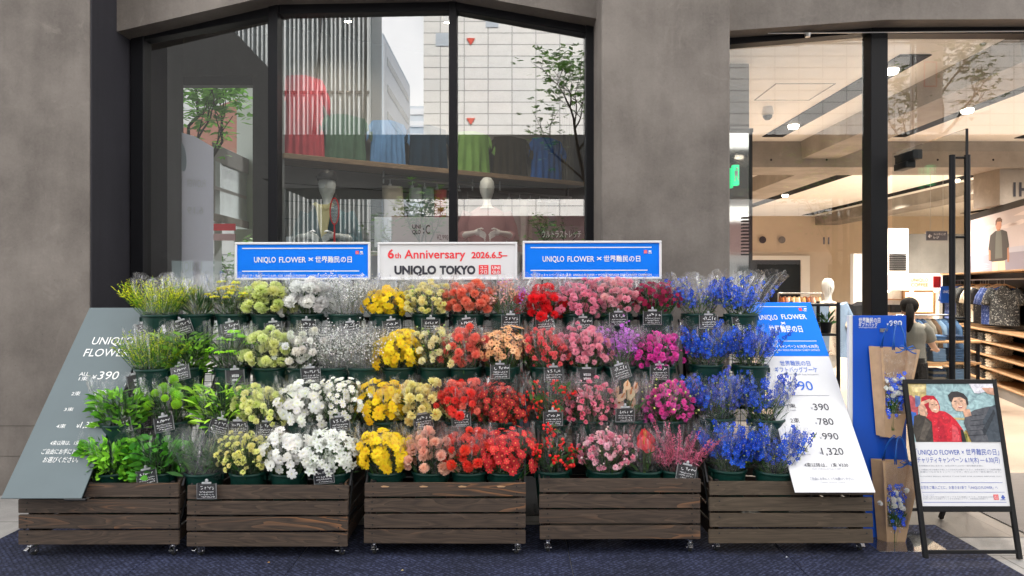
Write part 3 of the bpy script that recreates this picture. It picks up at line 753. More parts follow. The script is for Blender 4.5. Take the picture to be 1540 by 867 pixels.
board('window_sign', 800, 341, 879, 372, 6.3, 'card', 'dark sign with white Japanese lettering in the corner of the window', 'sign',
      [('ウルトラストレッチ', 815, 874, 357, 348, 'ink_white', .01)])
board('window_sign', 430, 356, 466, 372, 6.2, 'paper', 'small blank white card low in the window by the mullion', 'sign')

# ------------------------------------------------------------------ sales hall furnishings
# back wall opening, doors and signs
e = empty('fitting_room', (8.9, 22.9, 0), label='dark doorway with a pale surround at the back of the shop', cat='doorway')
MB().box((-.95, -.05, 0), (.75, .0, 2.52)).build('opening', M['frame'], e)
b = MB(); b.box((-1.1, -.09, 2.52), (1.05, -.01, 2.66)); b.box((.75, -.09, 0), (1.05, -.01, 2.518)); b.build('surround', M['plaster'], e)
for px, colr in ((1147, 'frame'), (1176, 'grey_panel')):
    p = P(px, 361, 22.9)
    o = MB().lathe([(0.0001, -.02), (.11, -.02), (.12, 0)], 20, ax=Matrix.Rotation(R(90), 3, 'X')).build('wall_disc', M[colr], None, loc=p)
    tag(o, 'round %s disc on the pale wall over the dark doorway' % ('black' if colr == 'frame' else 'grey'), 'wall sign')
o = MB().box((10.0, 20.0, .0), (11.6, 20.2, 2.6)).build('partition_panel', M['white'], None, bevel=.01); tag(o, 'white partition panel near the back wall of the shop', 'partition')
p = P(1240, 367, 19.9); b = MB(); add_text(b, '11', p.x, p.z, .2, y=19.99, bold=.04); o = b.build('bay_number', M['ink_dark']); tag(o, 'dark number 11 on the white partition panel', 'sign')
# clothes racks
def garment_rack(loc, rot, n, cols, label, w=1.0, htop=1.45):
    r = empty('clothes_rack', loc, (0, 0, rot), label=label, cat='clothes rack', group='clothes racks in the shop')
    b = MB()
    for s in (-1, 1):
        b.tube([(s*w/2, 0, .03), (s*w/2, 0, htop)], .014, 8); b.tube([(s*w/2, -.25, .03), (s*w/2, .25, .03)], .014, 8)
    b.tube([(-w/2, 0, htop), (w/2, 0, htop)], .014, 8); b.build('rail', M['steel'], r, smooth=.8)
    return r
def hang_garments(Mx, n, w, top, cols, label, h=.62, seed=0, group='hanging shirts'):
    rr = random.Random(seed)
    for k in range(n):
        x = -w/2 + (k + .5) * w / n
        b = MB(); ph = rr.uniform(0, 6)
        def f(u, v):
            a = 2*PI*u; sh = .10 + .14 * min(1, v * 5)
            return Vector((x + .036*math.cos(a)*(1 + .3*math.sin(3*a+ph)), sh*math.sin(a)*(1 + .05*math.sin(5*v+ph)), top - .03 - h*v - .03*abs(math.sin(a))*(1-v)))
        b.grid(f, 14, 6)
        nm, m = cols[k % len(cols)]
        o = b.build('hanging_garment', m, None, smooth=True); o.matrix_world = Mx
        tag(o, label % nm, 'garment', group)
den = [(n, cloth(n + ' denim', hx(c_))) for n, c_ in (('light blue', '6f8aa8'), ('mid blue', '48658a'), ('dark blue', '2c3f5c'), ('grey', '77736c'), ('brown', '5b4a3c'))]
l1 = P(1392, 430, 10.2); r = garment_rack((l1.x, 10.2, 0), .1, 0, 0, 'low steel rack of denim in front of the coffee counter', .95, 1.22)
hang_garments(mx(r), 11, .9, 1.2, [den[0], den[1], den[2], den[1], den[2], den[3], den[4]], '%s denim jacket on the low rack before the coffee counter', .5, 2, 'denim on the low rack')
bei = [(n, cloth(n + ' linen', hx(c_))) for n, c_ in (('rust', 'a35f34'), ('pale pink', 'd9b4a0'), ('beige', 'd2b48c'), ('cream', 'dccbb0'), ('tan', 'b98f5a'))]
l2 = P(1203, 430, 12.5); r = garment_rack((l2.x, 12.5, 0), -.2, 0, 0, 'steel rack of beige and rust clothes beyond the blue flowers', .75, 1.52)
hang_garments(mx(r), 8, .7, 1.5, bei, '%s blouse on the rack beyond the blue flowers', .7, 3, 'blouses on the rack')
mannequin((P(1245, 430, 9.0).x, 9.0, -.04), .0, 1.0, 'white mannequin in a pale denim jacket over a cream print top, inside the entrance', cloth('cream print', hx('d8cbb8'), pattern=(hx('a04a3a'), 30, .62)), None, jacket=cloth('pale denim', hx('7d93ad')), arms=False)
mannequin((P(1297, 430, 9.4).x, 9.4, -.06), .0, 1.0, 'headless mannequin in a black leather jacket beside the entrance mullion', cloth('black top', hx('222226')), None, headless=True, jacket=simple('black leather', (.02, .02, .022), .3), arms=False)
# coffee counter
cp = P(1382, 430, 14.0)
e = empty('coffee_counter', (cp.x, 14.0, 0), label='coffee counter with a white fascia and warm lit niches at the back of the shop', cat='coffee counter')
b = MB(); b.box((-.68, 0, 1.56), (.72, .5, 1.90)); b.build('fascia', M['white'], e, bevel=.006)
b = MB(); b.box((-.68, .02, 0), (.72, .5, .95)); b.build('counter', M['shop_wood'], e, bevel=.01)
b = MB(); b.box((-.66, .46, .95), (.70, .49, 1.56)); b.build('back_panel', M['plaster'], e)
b = MB(); b.box((-.05, .42, 1.10), (.55, .455, 1.52)); b.build('lit_panel', M['lamp_soft'], e)
b = MB()
for lo, hi in (((-.09, .40, 1.06), (.59, .457, 1.098)), ((-.09, .40, 1.522), (.59, .457, 1.555)), ((-.09, .4, 1.098), (-.052, .457, 1.522)), ((.552, .4, 1.098), (.59, .457, 1.522)), ((-.66, .38, 1.36), (-.1, .457, 1.38))): b.box(lo, hi)
b.build('niche_frame', M['shop_wood'], e)
b = MB(); b.box((-.42, .3, 1.10), (-.18, .44, 1.26)); b.build('coffee_machine', M['black'], e, bevel=.01)
b = MB(); add_text(b, 'UNIQLO', -.17, 1.745, .07, width=.36, bold=.02); add_text(b, 'COFFEE', -.17, 1.645, .07, width=.36, bold=.02); b.build('lettering', simple('copper letters', (.55, .22, .05), .4), e)
b = MB()
for k in range(3): b.lathe([(.03, 0), (.03, .03), (.01, .035)], 10, at=(-.5 + .5*k, .25, 1.53))
b.build('downlight', M['lamp'], e)
# wall panels behind
o = MB().box((P(1335, 0, 16).x, 16, 0), (P(1366, 0, 16).x, 16.3, 3.0)).build('wall_panel', M['plaster']); o.name = 'air_vent_pier'; tag(o, 'pale pier with a louvred vent behind the coffee counter', 'pier')
b = MB()
for k in range(9): b.box((P(1337, 0, 16).x, 15.97, 2.02 + .045*k), (P(1363, 0, 16).x, 15.995, 2.045 + .045*k))
vg = b.build('vent_louvre', M['frame']); vg.parent = o
o = MB().box((P(1366, 0, 17).x, 17, .0), (P(1460, 0, 17).x, 17.2, 2.95)).build('media_wall', simple('grey video wall', (.16, .155, .15), .35, noise=.35, scale=1.0)); tag(o, 'grey panelled wall behind the hanging direction sign', 'wall')
e = board('direction_sign', 1393, 348, 1425, 362, 13.0, 'ink_dark', 'dark hanging direction sign with a white arrow above the coffee counter', 'hanging sign', [('←', 1396, 1401, 358, 352, 'ink_white', .02), ('フィッティング', 1404, 1422, 354, 351, 'ink_white'), ('レジ', 1404, 1412, 359, 356, 'ink_white')])
p = P(1409, 348, 13.0); b = MB()
for s in (-.12, .12): b.tube([(s, .006, .18), (s, .006, 4.0 - e.location.z)], .004, 6)
b.build('suspension_wire', M['steel'], e)
board('shop_poster', 1415, 431, 1440, 456, 12.2, 'blue2', 'blue poster behind the long door handle', 'poster', [('UNIQLO', 1418, 1432, 441, 437, 'ink_white')])
# folded stacks on tables
def folded_stack(x, y, z, n, mats_, label, w=.26, group='folded clothes', yaw=0, t=.035):
    e_ = empty('folded_stack', (x, y, z), (0, 0, yaw), label=label, cat='folded clothes', group=group)
    for k in range(n):
        b = MB(); q = random.uniform(-.008, .008)
        b.box((-w/2 + q, -w*.6, k*t), (w/2 + q, w*.6, (k+1)*t - .003)); b.build('garment', mats_[k % len(mats_)], e_, bevel=.014, seg=2)
    return e_
tb = empty('display_table', (P(1385, 0, 9.3).x, 9.3, 0), label='oak display table of folded jeans behind the blue gift board', cat='display table')
b = MB()
for z in (.35, .62, .90): b.box((-.55, -.3, z), (.62, .3, z + .03))
b.build('table_shelf', M['shop_wood'], tb, bevel=.004)
b = MB()
for s in (-.54, .58):
    for q in (-.28, .25): b.box((s, q, 0), (s + .03, q + .03, .895))
b.build('table_leg', M['frame'], tb)
tx = tb.location.x
for zi, z in enumerate((.38, .65, .93)):
    for k in range(4):
        folded_stack(tx - .40 + .25*k, 9.15, z + .002, 5 if z < .9 else 2, [den[(k+zi) % 3][1], den[(k+zi+1) % 4][1]], 'folded %s jeans on the %s shelf of the oak table, %s' % (('pale', 'blue', 'dark', 'grey')[k], ('bottom', 'middle', 'top')[zi], ('first stack', 'second stack', 'third stack', 'last stack')[k]), .19, 'folded jeans on the oak table')

# wall of shirts at the side of the hall
sw = empty('shirt_wall', (8.54, 12.8, 0), (0, 0, math.atan2(-2.53, -.84)), label='dark shelving wall of patterned shirts under a large seaside poster', cat='wall shelving')
Ms = mx(sw); LW = 5.2
b = MB(); b.box((-.02, .02, 0), (LW, .12, 2.98)); b.box((-.05, -.4, 0), (-.02, .12, 1.9)); b.build('back_board', M['black'], sw)
b = MB()
for z in (.16, .36, .56, .76, .95): b.box((-.02, -.42, z), (LW, .02, z + .022))
b.box((-.05, -.44, 1.86), (LW, .02, 1.885)); b.build('shelf', M['shop_wood'], sw, bevel=.003)
b = MB(); b.box((-.02, -.40, 0), (LW, .0, .155)); b.build('base_board', M['grey_panel'], sw)
b = MB(); b.tube([(0, -.2, 1.76), (LW, -.2, 1.76)], .012, 8); b.build('hanging_rail', M['steel'], sw, smooth=.8)
b = MB(); b.box((0, -.02, 1.90), (LW, .018, 2.86)); pst = b.build('poster', simple('poster sea and sky', (.50, .45, .47), .6), sw)
def flat(mb, poly, y, col):
    mb.col = col; mb.add([(x, y, z) for x, z in poly], [tuple(range(len(poly)))])
b = MB()
flat(b, [(0, 1.90), (LW, 1.90), (LW, 2.16), (0, 2.20)], -.0215, hx('8d8b9c'))
flat(b, [(0, 2.20), (LW, 2.16), (LW, 2.26), (0, 2.27)], -.0215, hx('aeb0bf'))
for k in range(14):
    x = random.uniform(0, LW - .8); z = random.uniform(1.93, 2.13); flat(b, [(x, z), (x + random.uniform(.4, .9), z + .006), (x + .5, z + .014)], -.0217, hx('b3b2bf'))
for k in range(9):
    x = random.uniform(0, LW - 1); z = random.uniform(2.35, 2.8); flat(b, [(x, z), (x + .5, z - .03), (x + 1.0, z + .01), (x + .6, z + .05)], -.0215, hx(random.choice(('cfc4c4', 'd6cccc', 'b9b0b8'))))
# the man on the beach: hair, face, open dark shirt, tee, pale trousers
mxp = 1.68
def fp(pts): return [(mxp + x * 2.3, 1.905 + z * .92) for x, z in pts]
flat(b, fp([(-.13, 0), (.13, 0), (.115, .26), (-.12, .26)]), -.022, hx('d9c7ab'))
flat(b, fp([(-.005, 0), (.012, 0), (.006, .2)]), -.0222, hx('b7a488'))
flat(b, fp([(-.20, .20), (-.21, .42), (-.17, .66), (-.07, .72), (.07, .72), (.16, .67), (.20, .44), (.19, .20), (.10, .17), (-.12, .17)]), -.0222, hx('33302e'))
flat(b, fp([(-.07, .22), (.075, .22), (.06, .60), (.045, .71), (-.045, .71), (-.06, .60)]), -.0225, hx('575a55'))
flat(b, fp([(.19, .40), (.205, .24), (.20, .14), (.165, .14), (.165, .38)]), -.0223, hx('a4745a'))
flat(b, fp([(-.20, .40), (-.205, .22), (-.165, .2), (-.165, .38)]), -.0223, hx('a4745a'))
flat(b, fp([(-.03, .69), (.035, .69), (.035, .77), (-.03, .77)]), -.0223, hx('99694f'))
flat(b, fp([(-.052, .78), (-.04, .745), (0, .735), (.045, .75), (.058, .80), (.05, .88), (-.045, .88)]), -.0226, hx('b5836a'))
flat(b, fp([(-.062, .80), (-.06, .90), (-.02, .95), (.035, .945), (.07, .90), (.066, .84), (.045, .87), (-.03, .88), (-.045, .83)]), -.0228, hx('5a3d2c'))
b.build('poster_figure', tinted('printed poster', .6), pst, colors=True)
# the shirts on the rail
blue_p = cloth('blue print shirt', hx('27407e'), pattern=(hx('8295c8'), 26, .60)); grey_p = cloth('grey print shirt', hx('34383c'), pattern=(hx('a6aaa8'), 24, .60)); white_p = cloth('white print shirt', hx('dcd4c4'), pattern=(hx('2c2c2c'), 18, .60)); blk_p = cloth('black print shirt', hx('202226'), pattern=(hx('7c7a74'), 24, .66))
rr_ = random.Random(5)
for i, (nm, m, s0) in enumerate((('blue', blue_p, .12), ('blue', blue_p, .22), ('blue', blue_p, .32), ('grey', grey_p, .78), ('grey', grey_p, .88), ('black', blk_p, 1.0), ('black', blk_p, 1.08), ('white', white_p, 1.42), ('white', white_p, 1.54), ('white', white_p, 1.66), ('black', blk_p, 1.8), ('blue', blue_p, 2.2), ('blue', blue_p, 2.32), ('grey', grey_p, 2.5))):
    e = empty('print_shirt', (0, 0, 0)); e.matrix_world = Ms @ Matrix.Translation((s0, -.2, 1.70)) @ Matrix.Rotation(rr_.uniform(.75, 1.0), 4, 'Z')
    b = MB(); ph = rr_.uniform(0, 6)
    def f(u, v):
        a = 2*PI*u; sh = .07 + .15*min(1, v*4)
        return Vector((sh*math.cos(a), (.05 + .015*v)*math.sin(a)*(1 + .35*math.sin(4*a+ph)*v), -.03 - .62*v - .05*abs(math.cos(a))*(1-v)))
    b.grid(f, 20, 8)
    for s in (-1, 1): b.tube([(s*.17, 0, -.10), (s*.235, 0, -.22), (s*.26, 0, -.34)], [.065, .07, .075], 10)
    b.build('shirt_body', m, e, smooth=True)
    b = MB(); b.tube([(-.16, 0, -.075), (0, 0, -.015), (.16, 0, -.075)], .011, 6); b.build('wooden_hanger', M['shop_wood'], e)
    b = MB(); b.tube([(0, 0, -.015), (0, 0, .05), (.015, 0, .072), (.03, 0, .055)], .003, 6); b.build('hanger_hook', M['steel'], e)
    tag(e, '%s patterned short sleeved shirt on the rail under the seaside poster' % nm, 'shirt', 'patterned shirts on the side rail')
for zi, z in enumerate((.182, .382, .582, .782)):
    for k, (nm, m) in enumerate((('blue', blue_p), ('grey', grey_p), ('black', blk_p), ('white', white_p), ('charcoal', blk_p), ('grey', grey_p), ('white', white_p))):
        p = Ms @ Vector((.18 + .36*k, -.22, z))
        folded_stack(p.x, p.y, p.z + .001, 3, [m], 'folded %s print shirts on the %s shelf below the hanging shirts' % (nm, ('lowest', 'second', 'third', 'top')[zi]), .26, 'folded print shirts on the side shelves', yaw=sw.rotation_euler.z, t=.042)
# red hem tag and concrete pier with the bay number
p = Ms @ Vector((-.03, -.45, 1.62)); o = MB().box((-.12, -.01, 0), (.02, .01, .22)).build('price_flag', M['ink_red'], None, loc=p); tag(o, 'small red flag sign beside the rail of blue shirts', 'sign')
o = MB().box((8.0, 11.2, 2.99), (9.3, 11.84, 3.579)).build('concrete_pier', M['concrete_in']); tag(o, 'concrete pier above the seaside poster with a dark bay number', 'pier')
b = MB(); add_text(b, '1H', P(1524, 0, 11.19).x, 3.13, .23, y=11.19, width=.26, bold=.03); q = b.build('bay_number', M['ink_dark']); q.parent = o
# the shopper
def skin_body(name, joints, edges, radii, m, parent, levels=2):
    me = bpy.data.meshes.new(name); me.from_pydata([Vector(j) for j in joints], edges, []); o = bpy.data.objects.new(name, me); COL.objects.link(o)
    o.parent = parent; me.materials.append(m)
    sk = o.modifiers.new('skin', 'SKIN'); sk.use_smooth_shade = True
    for v, r_ in zip(me.skin_vertices[0].data, radii): v.radius = (r_[0], r_[1]) if isinstance(r_, tuple) else (r_, r_)
    me.skin_vertices[0].data[0].use_root = True
    ss = o.modifiers.new('smooth', 'SUBSURF'); ss.levels = ss.render_levels = levels
    return o
sp = P(1368, 430, 7.6)
per = empty('person', (sp.x, 7.6, .004), (0, 0, R(-28)), label='woman with a dark ponytail in grey top and black trousers, turned towards the shelves', cat='person')
skin = simple('skin', (.52, .31, .22), .55, noise=.06, scale=20)
J = [(0,0,.84),(0,.01,1.0),(0,.0,1.16),(0,.01,1.24),(0,.05,1.30),(0,.075,1.38),(0,.08,1.44),
     (.145,.02,1.2),(.22,.10,1.0),(.27,.30,.93),(.285,.38,.92),
     (-.145,.02,1.2),(-.20,.04,.98),(-.17,.20,.88),(-.165,.26,.87),
     (.085,0,.80),(.09,.01,.45),(.09,-.02,.07),(.09,.12,.03),(-.085,0,.80),(-.09,.0,.45),(-.09,-.03,.07),(-.09,.11,.03)]
E_ = [(0,1),(1,2),(2,3),(3,4),(4,5),(5,6),(2,7),(7,8),(8,9),(9,10),(2,11),(11,12),(12,13),(13,14),(0,15),(15,16),(16,17),(17,18),(0,19),(19,20),(20,21),(21,22)]
rad = [(.10,.07),(.085,.06),(.095,.06),(.055,.055),(.05,.05),(.085,.095),(.07,.08),.045,.036,.027,.030,.045,.036,.027,.030,.06,.045,.036,.03,.06,.045,.036,.03]
body = skin_body('body', J, E_, rad, skin, per)
b = MB()
for (bx, by, bz) in ((.285, .40, .92),):
    for q in range(4): b.tube([(bx - .025 + .016*q, by, bz), (bx - .03 + .018*q, by + .05, bz - .005), (bx - .03 + .018*q, by + .075, bz - .02)], [.009, .008, .006], 6)
    b.tube([(bx - .03, by - .01, bz), (bx - .055, by + .03, bz - .005)], [.010, .007], 6)
b.build('fingers', skin, per, smooth=True)
b = MB()
tors = [(.165, .12, .78), (.16, .118, .9), (.15, .112, 1.02), (.175, .118, 1.13), (.165, .105, 1.20), (.09, .075, 1.25)]
b.grid(lambda u, v: (lambda i, q: Vector(((tors[i][0]*(1-q)+tors[i+1][0]*q)*math.cos(2*PI*u)*(1+.02*math.sin(9*u*6+7*v)), .01+(tors[i][1]*(1-q)+tors[i+1][1]*q)*math.sin(2*PI*u), tors[i][2]*(1-q)+tors[i+1][2]*q)))(min(int(v*5), 4), v*5-min(int(v*5), 4)), 28, 20)
for s, el in ((1, (.205,.075,1.05)), (-1, (-.195,.04,1.03))): b.tube([(s*.12,.015,1.19),(s*.165,.03,1.15),el], [.075,.07,.06], 12)
b.build('grey_top', cloth('grey jersey top', hx('7a7872')), per, smooth=.9)
b = MB()
for s in (-1, 1): b.tube([(s*.075,0,.80),(s*.09,.005,.62),(s*.092,.0,.40),(s*.092,-.02,.10)], [.10,.092,.075,.062], 14)
b.lathe([(.155,.70),(.162,.80),(.160,.86)], 20, sy=.75, at=(0,.005,0)); b.build('trousers', cloth('black trousers', hx('17171a')), per, smooth=.9)
b = MB(); b.ball((0,.055,1.435), .095, .105, .095, 16, 10); b.tube([(0,-.03,1.44),(0,-.085,1.36),(-.01,-.10,1.24),(-.02,-.085,1.12)], [.035,.042,.045,.012], 10)
b.build('hair', simple('dark brown hair', (.006,.0045,.004), .75, spec=.15, noise=.4, scale=60, bump=.4), per, smooth=.9)
# ------------------------------------------------------------------ trees and the street (across the road, and beyond the side window)
M['bark'] = simple('bark', (.045, .034, .026), .85, noise=.35, scale=12, bump=.4)
def tree(loc, h, crown, label, n=900, seed=1, trunk_r=.09, lean=(0, 0), leafsize=.10, fork=.45, cols=((.13,.30,.05),(.20,.40,.07),(.08,.20,.035))):
    r = random.Random(seed); g = np.random.default_rng(seed)
    t = empty('street_tree', loc, label=label, cat='tree', group='street trees')
    b = MB(); tips = []
    top = Vector((lean[0], lean[1], h * fork))
    def limb(p, d, L, rad, depth):
        pts = [p]; q = p.copy(); dd = d.copy()
        for k in range(4):
            dd = (dd + Vector((r.uniform(-.22,.22), r.uniform(-.22,.22), r.uniform(-.05,.18)))).normalized(); q = q + dd * L / 4; pts.append(q.copy())
        b.tube(pts, [rad*(1 - .12*k) for k in range(5)], 7 if depth < 2 else 5)
        if depth >= 3: tips.append((q, dd)); return
        for k in range(3 if depth else 4):
            a = r.uniform(0, 6.28); sp = r.uniform(.45, .95)
            nd = (dd + Vector((math.cos(a)*sp, math.sin(a)*sp, r.uniform(-.1,.35)))).normalized()
            limb(pts[-1] if k < 2 else pts[2], nd, L * r.uniform(.6,.8), rad*.55, depth+1)
        if depth >= 1: tips.append((q, dd))
    b.tube([Vector((0,0,-.05)), top*.5 + Vector((r.uniform(-.05,.05), 0, 0)), top], [trunk_r, trunk_r*.85, trunk_r*.7], 10)
    limb(top, Vector((lean[0]*.2, 0, 1)).normalized(), crown * .62, trunk_r*.6, 0)
    limb(top, Vector((.5, .2, .7)).normalized(), crown * .6, trunk_r*.5, 1)
    limb(top*.85, Vector((-.6, -.1, .6)).normalized(), crown * .6, trunk_r*.45, 1)
    b.build('trunk', M['bark'], t, smooth=.8)
    lb = MB(); per = max(4, n // max(1, len(tips)))
    for q, dd in tips:
        for k in range(per):
            p = q + Vector(g.normal(0, .24 * crown / 1.6, 3)) * Vector((1, 1, .7)).length * .5
            a = r.uniform(0, 6.28); tilt = r.uniform(-.7, .5); s = leafsize * r.uniform(.6, 1.25)
            u = Vector((math.cos(a), math.sin(a), tilt)).normalized(); w = u.cross(Vector((0, 0, 1))).normalized(); nrm = w.cross(u)
            c0 = cols[r.randrange(len(cols))]; f_ = r.uniform(.8, 1.2); lb.col = tuple(x*f_ for x in c0)
            if r.random() < .5:   # lobed leaf: three fingers
                for an in (-.7, 0, .7):
                    v1 = u * math.cos(an) + w * math.sin(an); v2 = v1.cross(nrm).normalized()
                    lb.add([p, p + v1*s*.5 + v2*s*.16, p + v1*s, p + v1*s*.5 - v2*s*.16], [(0,1,2,3)])
            else:
                lb.add([p, p + u*s*.5 + w*s*.3, p + u*s, p + u*s*.5 - w*s*.3], [(0,1,2,3)])
    lb.build('crown', M['leaf'], t, colors=True)
    return t
def RX(px, D): return (px - 770) * D / F
def RZ(py, D): return H - (py - 430) * D / F
# --- seen in the shop glass: the buildings across the road
M['pale_tile'] = brickmat('white gridded facade', (.76, .78, .78), (.81, .81, .80), (.34, .35, .36), 1.12, .54, axis='XZ', msize=.024, offset=0, noise=.06, bump=0)
M['louvre'] = simple('pale louvre fins', (.50, .54, .56), .5)
M['darkglass'] = simple('dark curtain wall', (.09, .12, .13), .25, spec=.6, noise=.3, scale=.6)
M['bluegrey'] = simple('blue grey cladding', (.45, .52, .60), .6)
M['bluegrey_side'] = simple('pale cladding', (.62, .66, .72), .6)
M['soffit'] = simple('dark steel deck', (.013, .014, .015), .6, noise=.2, scale=2)
M['pink'] = simple('pink fascia', (.62, .40, .40), .6)
e = empty('office_block', (0, -20, 0), label='white gridded office block mirrored in the shop window', cat='office building')
b = MB(); b.box((RX(637, 32), -12, 0), (30, 0, 34)); b.build('facade', M['pale_tile'], e)
b = MB()
for x, z in ((RX(708, 32), RZ(62, 32)), (RX(708, 32), RZ(182, 32)), (12.2, 8.2)):
    b.prism([(x - .2, z + .12), (x + .2, z + .12), (x, z - .2)], .02, .05)
b.build('access_mark', simple('red triangle', (.7, .08, .05), .6), e)
b = MB()
for x, z in ((RX(665, 32), RZ(60, 32)), (RX(740, 32), RZ(32, 32))): b.box((x - .3, .01, z - .3), (x + .3, .03, z + .3))
b.build('window', M['bluegrey'], e)
e = empty('louvred_block', (0, -16, 0), label='dark glazed block with pale vertical louvres mirrored in the window', cat='office building')
x1 = RX(556, 28); b = MB(); b.box((RX(345, 28), -2.6, 0), (x1, -.4, 26)); b.build('curtain_wall', M['darkglass'], e)
b = MB(); x = x1 - .03; k = 0
while x > RX(348, 28):
    w = (.07, .04, .085, .05)[k % 4]; b.box((x - w, -.38, 2.2), (x, .05 + .1*(k % 2), 26)); x -= (.19, .165, .21)[k % 3]; k += 1
b.build('louvre', M['louvre'], e)
b = MB()
for k in range(3): b.bar((-10.5 + 2.2*k, .2, 4.2 + 1.1*k), (-9.0 + 1.6*k, .2, 17 + .6*k), .05)
for z in (6.2, 9.5, 12.8, 16): b.box((RX(347, 28), .08, z), (x1, .12, z + .12))
b.build('brace', M['soffit'], e)
e = empty('reflection_blocker', (0, -13.8, 0), label='added dark block with a sloping top edge, blocking reflections beside the louvred block', cat='office building')  # added block that keeps bright reflections off the left window pane
b = MB(); b.prism([(RX(120, 25.9), 0), (RX(412, 25.9), 0), (RX(412, 25.9), RZ(112, 25.9)), (RX(330, 25.9), RZ(25, 25.9)), (RX(120, 25.9), RZ(-60, 25.9))], -.8, 0); b.build('wall', M['soffit'], e)
b = MB()
for k in range(6): b.box((RX(130, 25.9) + 1.1*k, .001, 1.2), (RX(130, 25.9) + 1.1*k + .8, .03, 2.6))
b.build('window', M['darkglass'], e)
e = empty('slab_tower', (0, -30, 0), label='blue grey tower with banded windows mirrored between the louvres and sky', cat='office building')
b = MB(); b.box((-16, -11, 0), (RX(576, 42), 0, 17.2)); b.build('wall', M['bluegrey'], e)
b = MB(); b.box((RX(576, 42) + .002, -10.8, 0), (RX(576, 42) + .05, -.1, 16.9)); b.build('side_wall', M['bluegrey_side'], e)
b = MB()
for k in range(9): b.box((RX(576, 42) + .051, -10, 2 + 1.7*k), (RX(576, 42) + .07, -1.2, 2.5 + 1.7*k))
b.build('window', M['darkglass'], e)
e = empty('distant_tower', (0, -92, 0), label='far hazy tower with pale bands under the mirrored sky gap', cat='office building')
b = MB(); b.box((RX(608, 104), -10, 0), (RX(650, 104), 0, 29)); b.build('wall', M['bluegrey'], e)
b = MB()
for k in range(14): b.box((RX(608, 104), .01, 3 + 1.9*k), (RX(650, 104), .12, 3.9 + 1.9*k))
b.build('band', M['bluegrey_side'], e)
e = empty('footbridge', (0, -11, 0), label='dark elevated walkway across the road, mirrored over the window shelf', cat='footbridge')
b = MB(); b.box((RX(424, 23), -3, 4.95), (24, 0, 6.75)); b.box((-8.5, -2.8, 5.3), (RX(424, 23), -.2, 6.3)); b.build('deck', M['soffit'], e)
b = MB()
for x in (-6.5, 3.2, 12.5, 21): b.box((x - .25, -1.8, -.1), (x + .25, -1.2, 4.95))
b.build('pier', M['soffit'], e)
e = empty('shop_row', (0, -15.2, 0), label='row of pale shops with a pink fascia under the walkway', cat='shop')
b = MB(); b.box((RX(590, 27), -.1, -.1), (22, .2, 3.0)); b.build('wall', M['white'], e)
b = MB(); b.box((RX(590, 27), .2, 3.0), (22, .4, 4.4)); b.build('fascia', M['pink'], e)
b = MB()
for k in range(9): b.box((-4.3 + 2.8*k, .201, .1), (-2.6 + 2.8*k, .25, 2.5))
b.build('window', M['darkglass'], e)
e = empty('flag_pole', (RX(1372, 16), -4, 0), label='pole with a white hanging banner mirrored in the entrance glass', cat='banner pole')
b = MB(); b.tube([(0, 0, -.05), (0, 0, 8.2)], .05, 10); b.tube([(0, 0, 7.6), (.8, 0, 7.6)], .02, 6); b.tube([(0, 0, 5.2), (.8, 0, 5.2)], .02, 6); b.build('pole', M['steel'], e, smooth=.7)
b = MB(); b.grid(lambda u, v: Vector((.1 + .62*u, .02*math.sin(5*v + 3*u), 5.25 + 2.3*v)), 6, 12); ban = b.build('banner', M['paper'], e)
b = MB()
for x0, z0, x1_, z1 in ((.24, 6.3, .27, 6.9), (.24, 6.3, .55, 6.33), (.52, 6.3, .55, 6.9), (.24, 6.87, .55, 6.9)): b.box((x0, .045, z0), (x1_, .055, z1))
add_text(b, 'UNI', .22, 7.05, .2, y=-.04, width=.36); ob = b.build('lettering', M['ink_coral'], ban)
def hedge(loc, w, dpt, h, label, seed):
    t = empty('hedge', loc, label=label, cat='hedge'); r = random.Random(seed)
    b = MB(); b.box((-w/2, -dpt/2, -.1), (w/2, dpt/2, .35)); b.build('planter', M['concrete'], t, bevel=.01)
    lb = MB()
    for k in range(int(w * 900)):
        p = Vector((r.uniform(-w/2, w/2), r.uniform(-dpt/2, dpt/2), .35 + (h-.35) * math.sqrt(r.random()) * (1 + .15*math.sin(3*r.random()))))
        p.z += .12 * math.sin(p.x * 3.1) ; u = Vector((r.gauss(0,1), r.gauss(0,1), r.gauss(.3,.6))).normalized(); w_ = u.orthogonal().normalized(); s = r.uniform(.05, .1)
        f_ = r.uniform(.6, 1.4); lb.col = (.08*f_, .20*f_, .04*f_); lb.add([p, p+u*s*.5+w_*s*.28, p+u*s, p+u*s*.5-w_*s*.28], [(0,1,2,3)])
    lb.build('foliage', M['leaf'], t, colors=True)
hedge((-5.2, -9.4, 0), 4.6, .9, 2.5, 'leafy hedge in a planter across the road', 4)
tree((2.75, -5.0, 0), 7.6, 1.75, 'young street tree before the white gridded block', 620, 11, .07, (-1.1, 0), .17, .66)
tree((-2.6, -5.6, 0), 4.6, 1.3, 'low street tree before the pink shop fascia', 700, 5, .06, (.2, 0), .15, .5)
tree((8.2, -5.0, 0), 5.6, 1.9, 'spreading street tree mirrored in the entrance glass', 1100, 8, .09, (.1, 0), .17, .42)
tree((10.4, -4.6, 0), 8.4, 1.7, 'tall street tree beside the hanging banner', 800, 21, .09, (0, 0), .17, .62)
tree((.9, -5.4, 0), 3.6, .95, 'small street tree near the footbridge pier', 320, 31, .05, (.1, 0), .14, .6)

